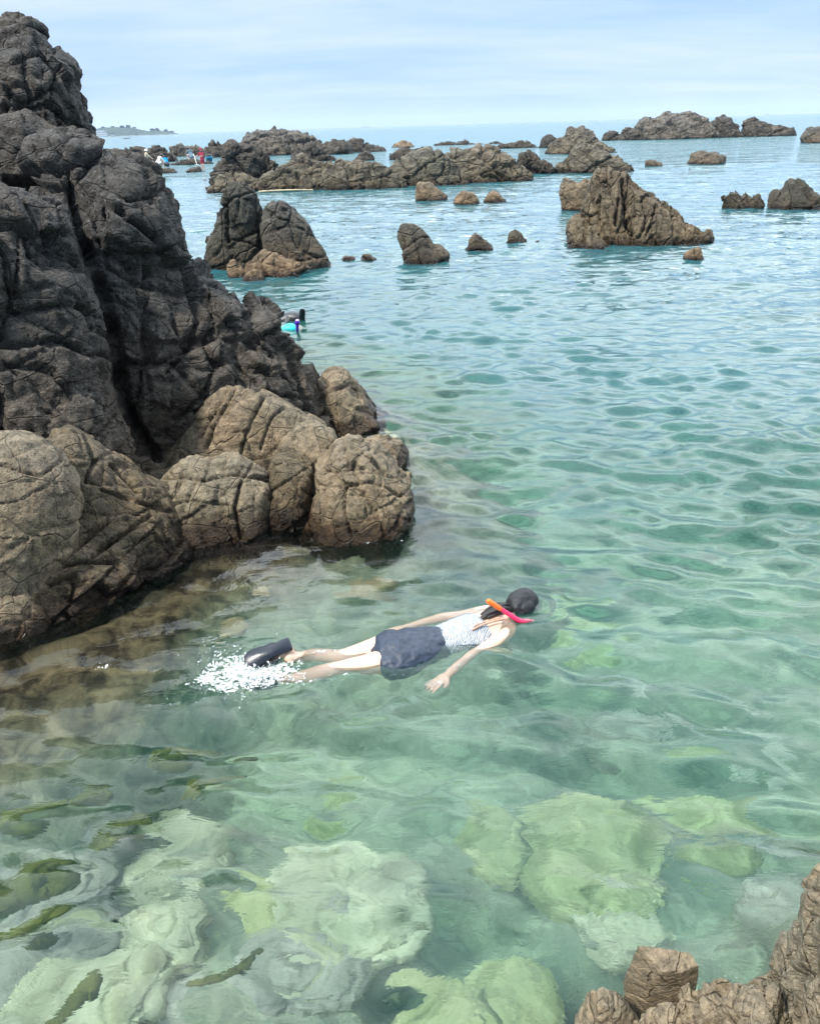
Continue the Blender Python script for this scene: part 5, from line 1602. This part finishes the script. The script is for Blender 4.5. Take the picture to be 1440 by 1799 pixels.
for i, (px, w, h, lab) in enumerate([(168, 5.5, 10.5, 'tallest white block, leftmost of the white seaside buildings on the headland'), (174.5, 5.5, 9.8, 'second white block from the left at the foot of the distant headland'),
                                     (181, 5.5, 10, 'third white block from the left at the foot of the distant headland'), (187, 4.5, 8.5, 'rightmost white block of the close row at the foot of the distant headland'),
                                     (199, 5.5, 3.4, 'small low pale house standing apart right of the white blocks')]):
    d = ray(px, 235)
    az = math.atan2(d[0], d[1])
    q = at_d(px, 240.5, DH - 66, az)
    e = empty('building', tuple(q), lab, 'building', 'white seaside buildings on the headland')
    wl = fuse('wall', [boxm(q + V3(0, 0, h / 2), (w, 8, h), -az)], m_w, e, q)
    wl.data.polygons.foreach_set('use_smooth', np.zeros(len(wl.data.polygons), dtype=bool))
    rf = fuse('roof', [boxm(q + V3(0, 0, h + .2), (w + .6, 8.6, .4), -az)], plain('grey roof', (.45, .45, .45)), e, q)
    rf.data.polygons.foreach_set('use_smooth', np.zeros(len(rf.data.polygons), dtype=bool))
    dv = V3(math.sin(az), math.cos(az), 0)
    tv = V3(math.cos(az), -math.sin(az), 0)
    for fz in np.arange(1.6, h - .8, 2.6):
        for fx in (-.28, .05, .33):
            fuse('window', [boxm(q - dv * 4.02 + tv * fx * w + V3(0, 0, fz), (.9, .1, 1.2), -az)], m_gl, e, q)

# ships on the horizon
m_hull = plain('grey blue hull', (.12, .15, .2), .6)
for i, (px, lab) in enumerate([(639, 'tiny ship on the horizon, left of the close pair above the reef'), (645.5, 'tiny ship on the horizon, right of the close pair above the reef'), (1345, 'tiny ship on the horizon above the far right skerry')]):
    d = ray(px, 215)
    az = math.atan2(d[0], d[1])
    D = 4200
    q = V3(math.sin(az), math.cos(az), 0) * D
    e = empty('ship', tuple(q), lab, 'ship', 'ships on the horizon')
    tv = V3(math.cos(az), -math.sin(az), 0)
    fuse('hull', [loft([q - tv * 8 + V3(0, 0, 1.4), q - tv * 6 + V3(0, 0, 1.0), q + tv * 6 + V3(0, 0, 1.0), q + tv * 9 + V3(0, 0, 1.8)], [(1.4, 2), (1.8, 3), (1.8, 3), (1.0, .5)], V3(0, 0, 1), 12)], m_hull, e, q)
    fuse('cabin', [boxm(q - tv * 3 + V3(0, 0, 4.2), (4, 4, 3.4), -az)], m_w, e, q)
    fuse('mast', [loft([q + V3(0, 0, 2), q + V3(0, 0, 8)], [.3, .2], V3(1, 0, 0), 8)], m_hull, e, q)

# ------------------------------------------------------------------ weed along the shaded water edge
rg = np.random.RandomState(5)
m_wd = plain('dark red brown weed', (.012, .007, .006), .7, .5, 12, .2)
CO, FF, n0 = [], [], 0
edge = [at_z(*p) for p in [(95, 1052), (150, 1030), (200, 1000), (262, 978), (330, 955), (420, 952), (480, 950)]]
for k in range(2200):
    i = rg.randint(len(edge) - 1)
    p = edge[i] + (edge[i + 1] - edge[i]) * rg.rand() + V3(rg.normal(0, .05), -abs(rg.normal(0, .10)), rg.uniform(-.14, .0))
    a = rg.rand() * 6.28
    L, w = rg.uniform(.02, .055), rg.uniform(.002, .006)
    dr = V3(math.cos(a), math.sin(a) - .4, rg.uniform(-.3, .5))
    dr /= np.linalg.norm(dr)
    sd_ = np.cross(dr, V3(0, 0, 1))
    q = [p]
    for s_ in (.35, .7, 1.0):
        q.append(p + dr * L * s_ - V3(0, 0, .5 * L * s_ * s_))
    ww = [w * .6, w, w * .9, w * .2]
    for c_, w_ in zip(q, ww):
        CO.append(c_ - sd_ * w_)
        CO.append(c_ + sd_ * w_)
    for j in range(3):
        FF.append((n0 + 2 * j, n0 + 2 * j + 1, n0 + 2 * j + 3, n0 + 2 * j + 2))
    n0 += 8
me = mesh_from('seaweed', np.array(CO), np.array(FF))
tag(link('seaweed', me, m_wd), 'dark red brown seaweed fringing the rocks at the shaded water edge', 'seaweed', kind='stuff')

# ------------------------------------------------------------------ haze
m, bb = new_mat('haze')
M_HAZE = finish(m, bb, None, bb.n('ShaderNodeVolumePrincipled', {'Color': (.62, .76, 1.0, 1), 'Density': 0.00016}).outputs[0])
me = bpy.data.meshes.new('haze')
co, F = boxm((0, 0, 25), (19800, 19800, 134))
me.from_pydata([tuple(c) for c in co], [], F)
tag(link('haze', me, M_HAZE), kind='stuff')
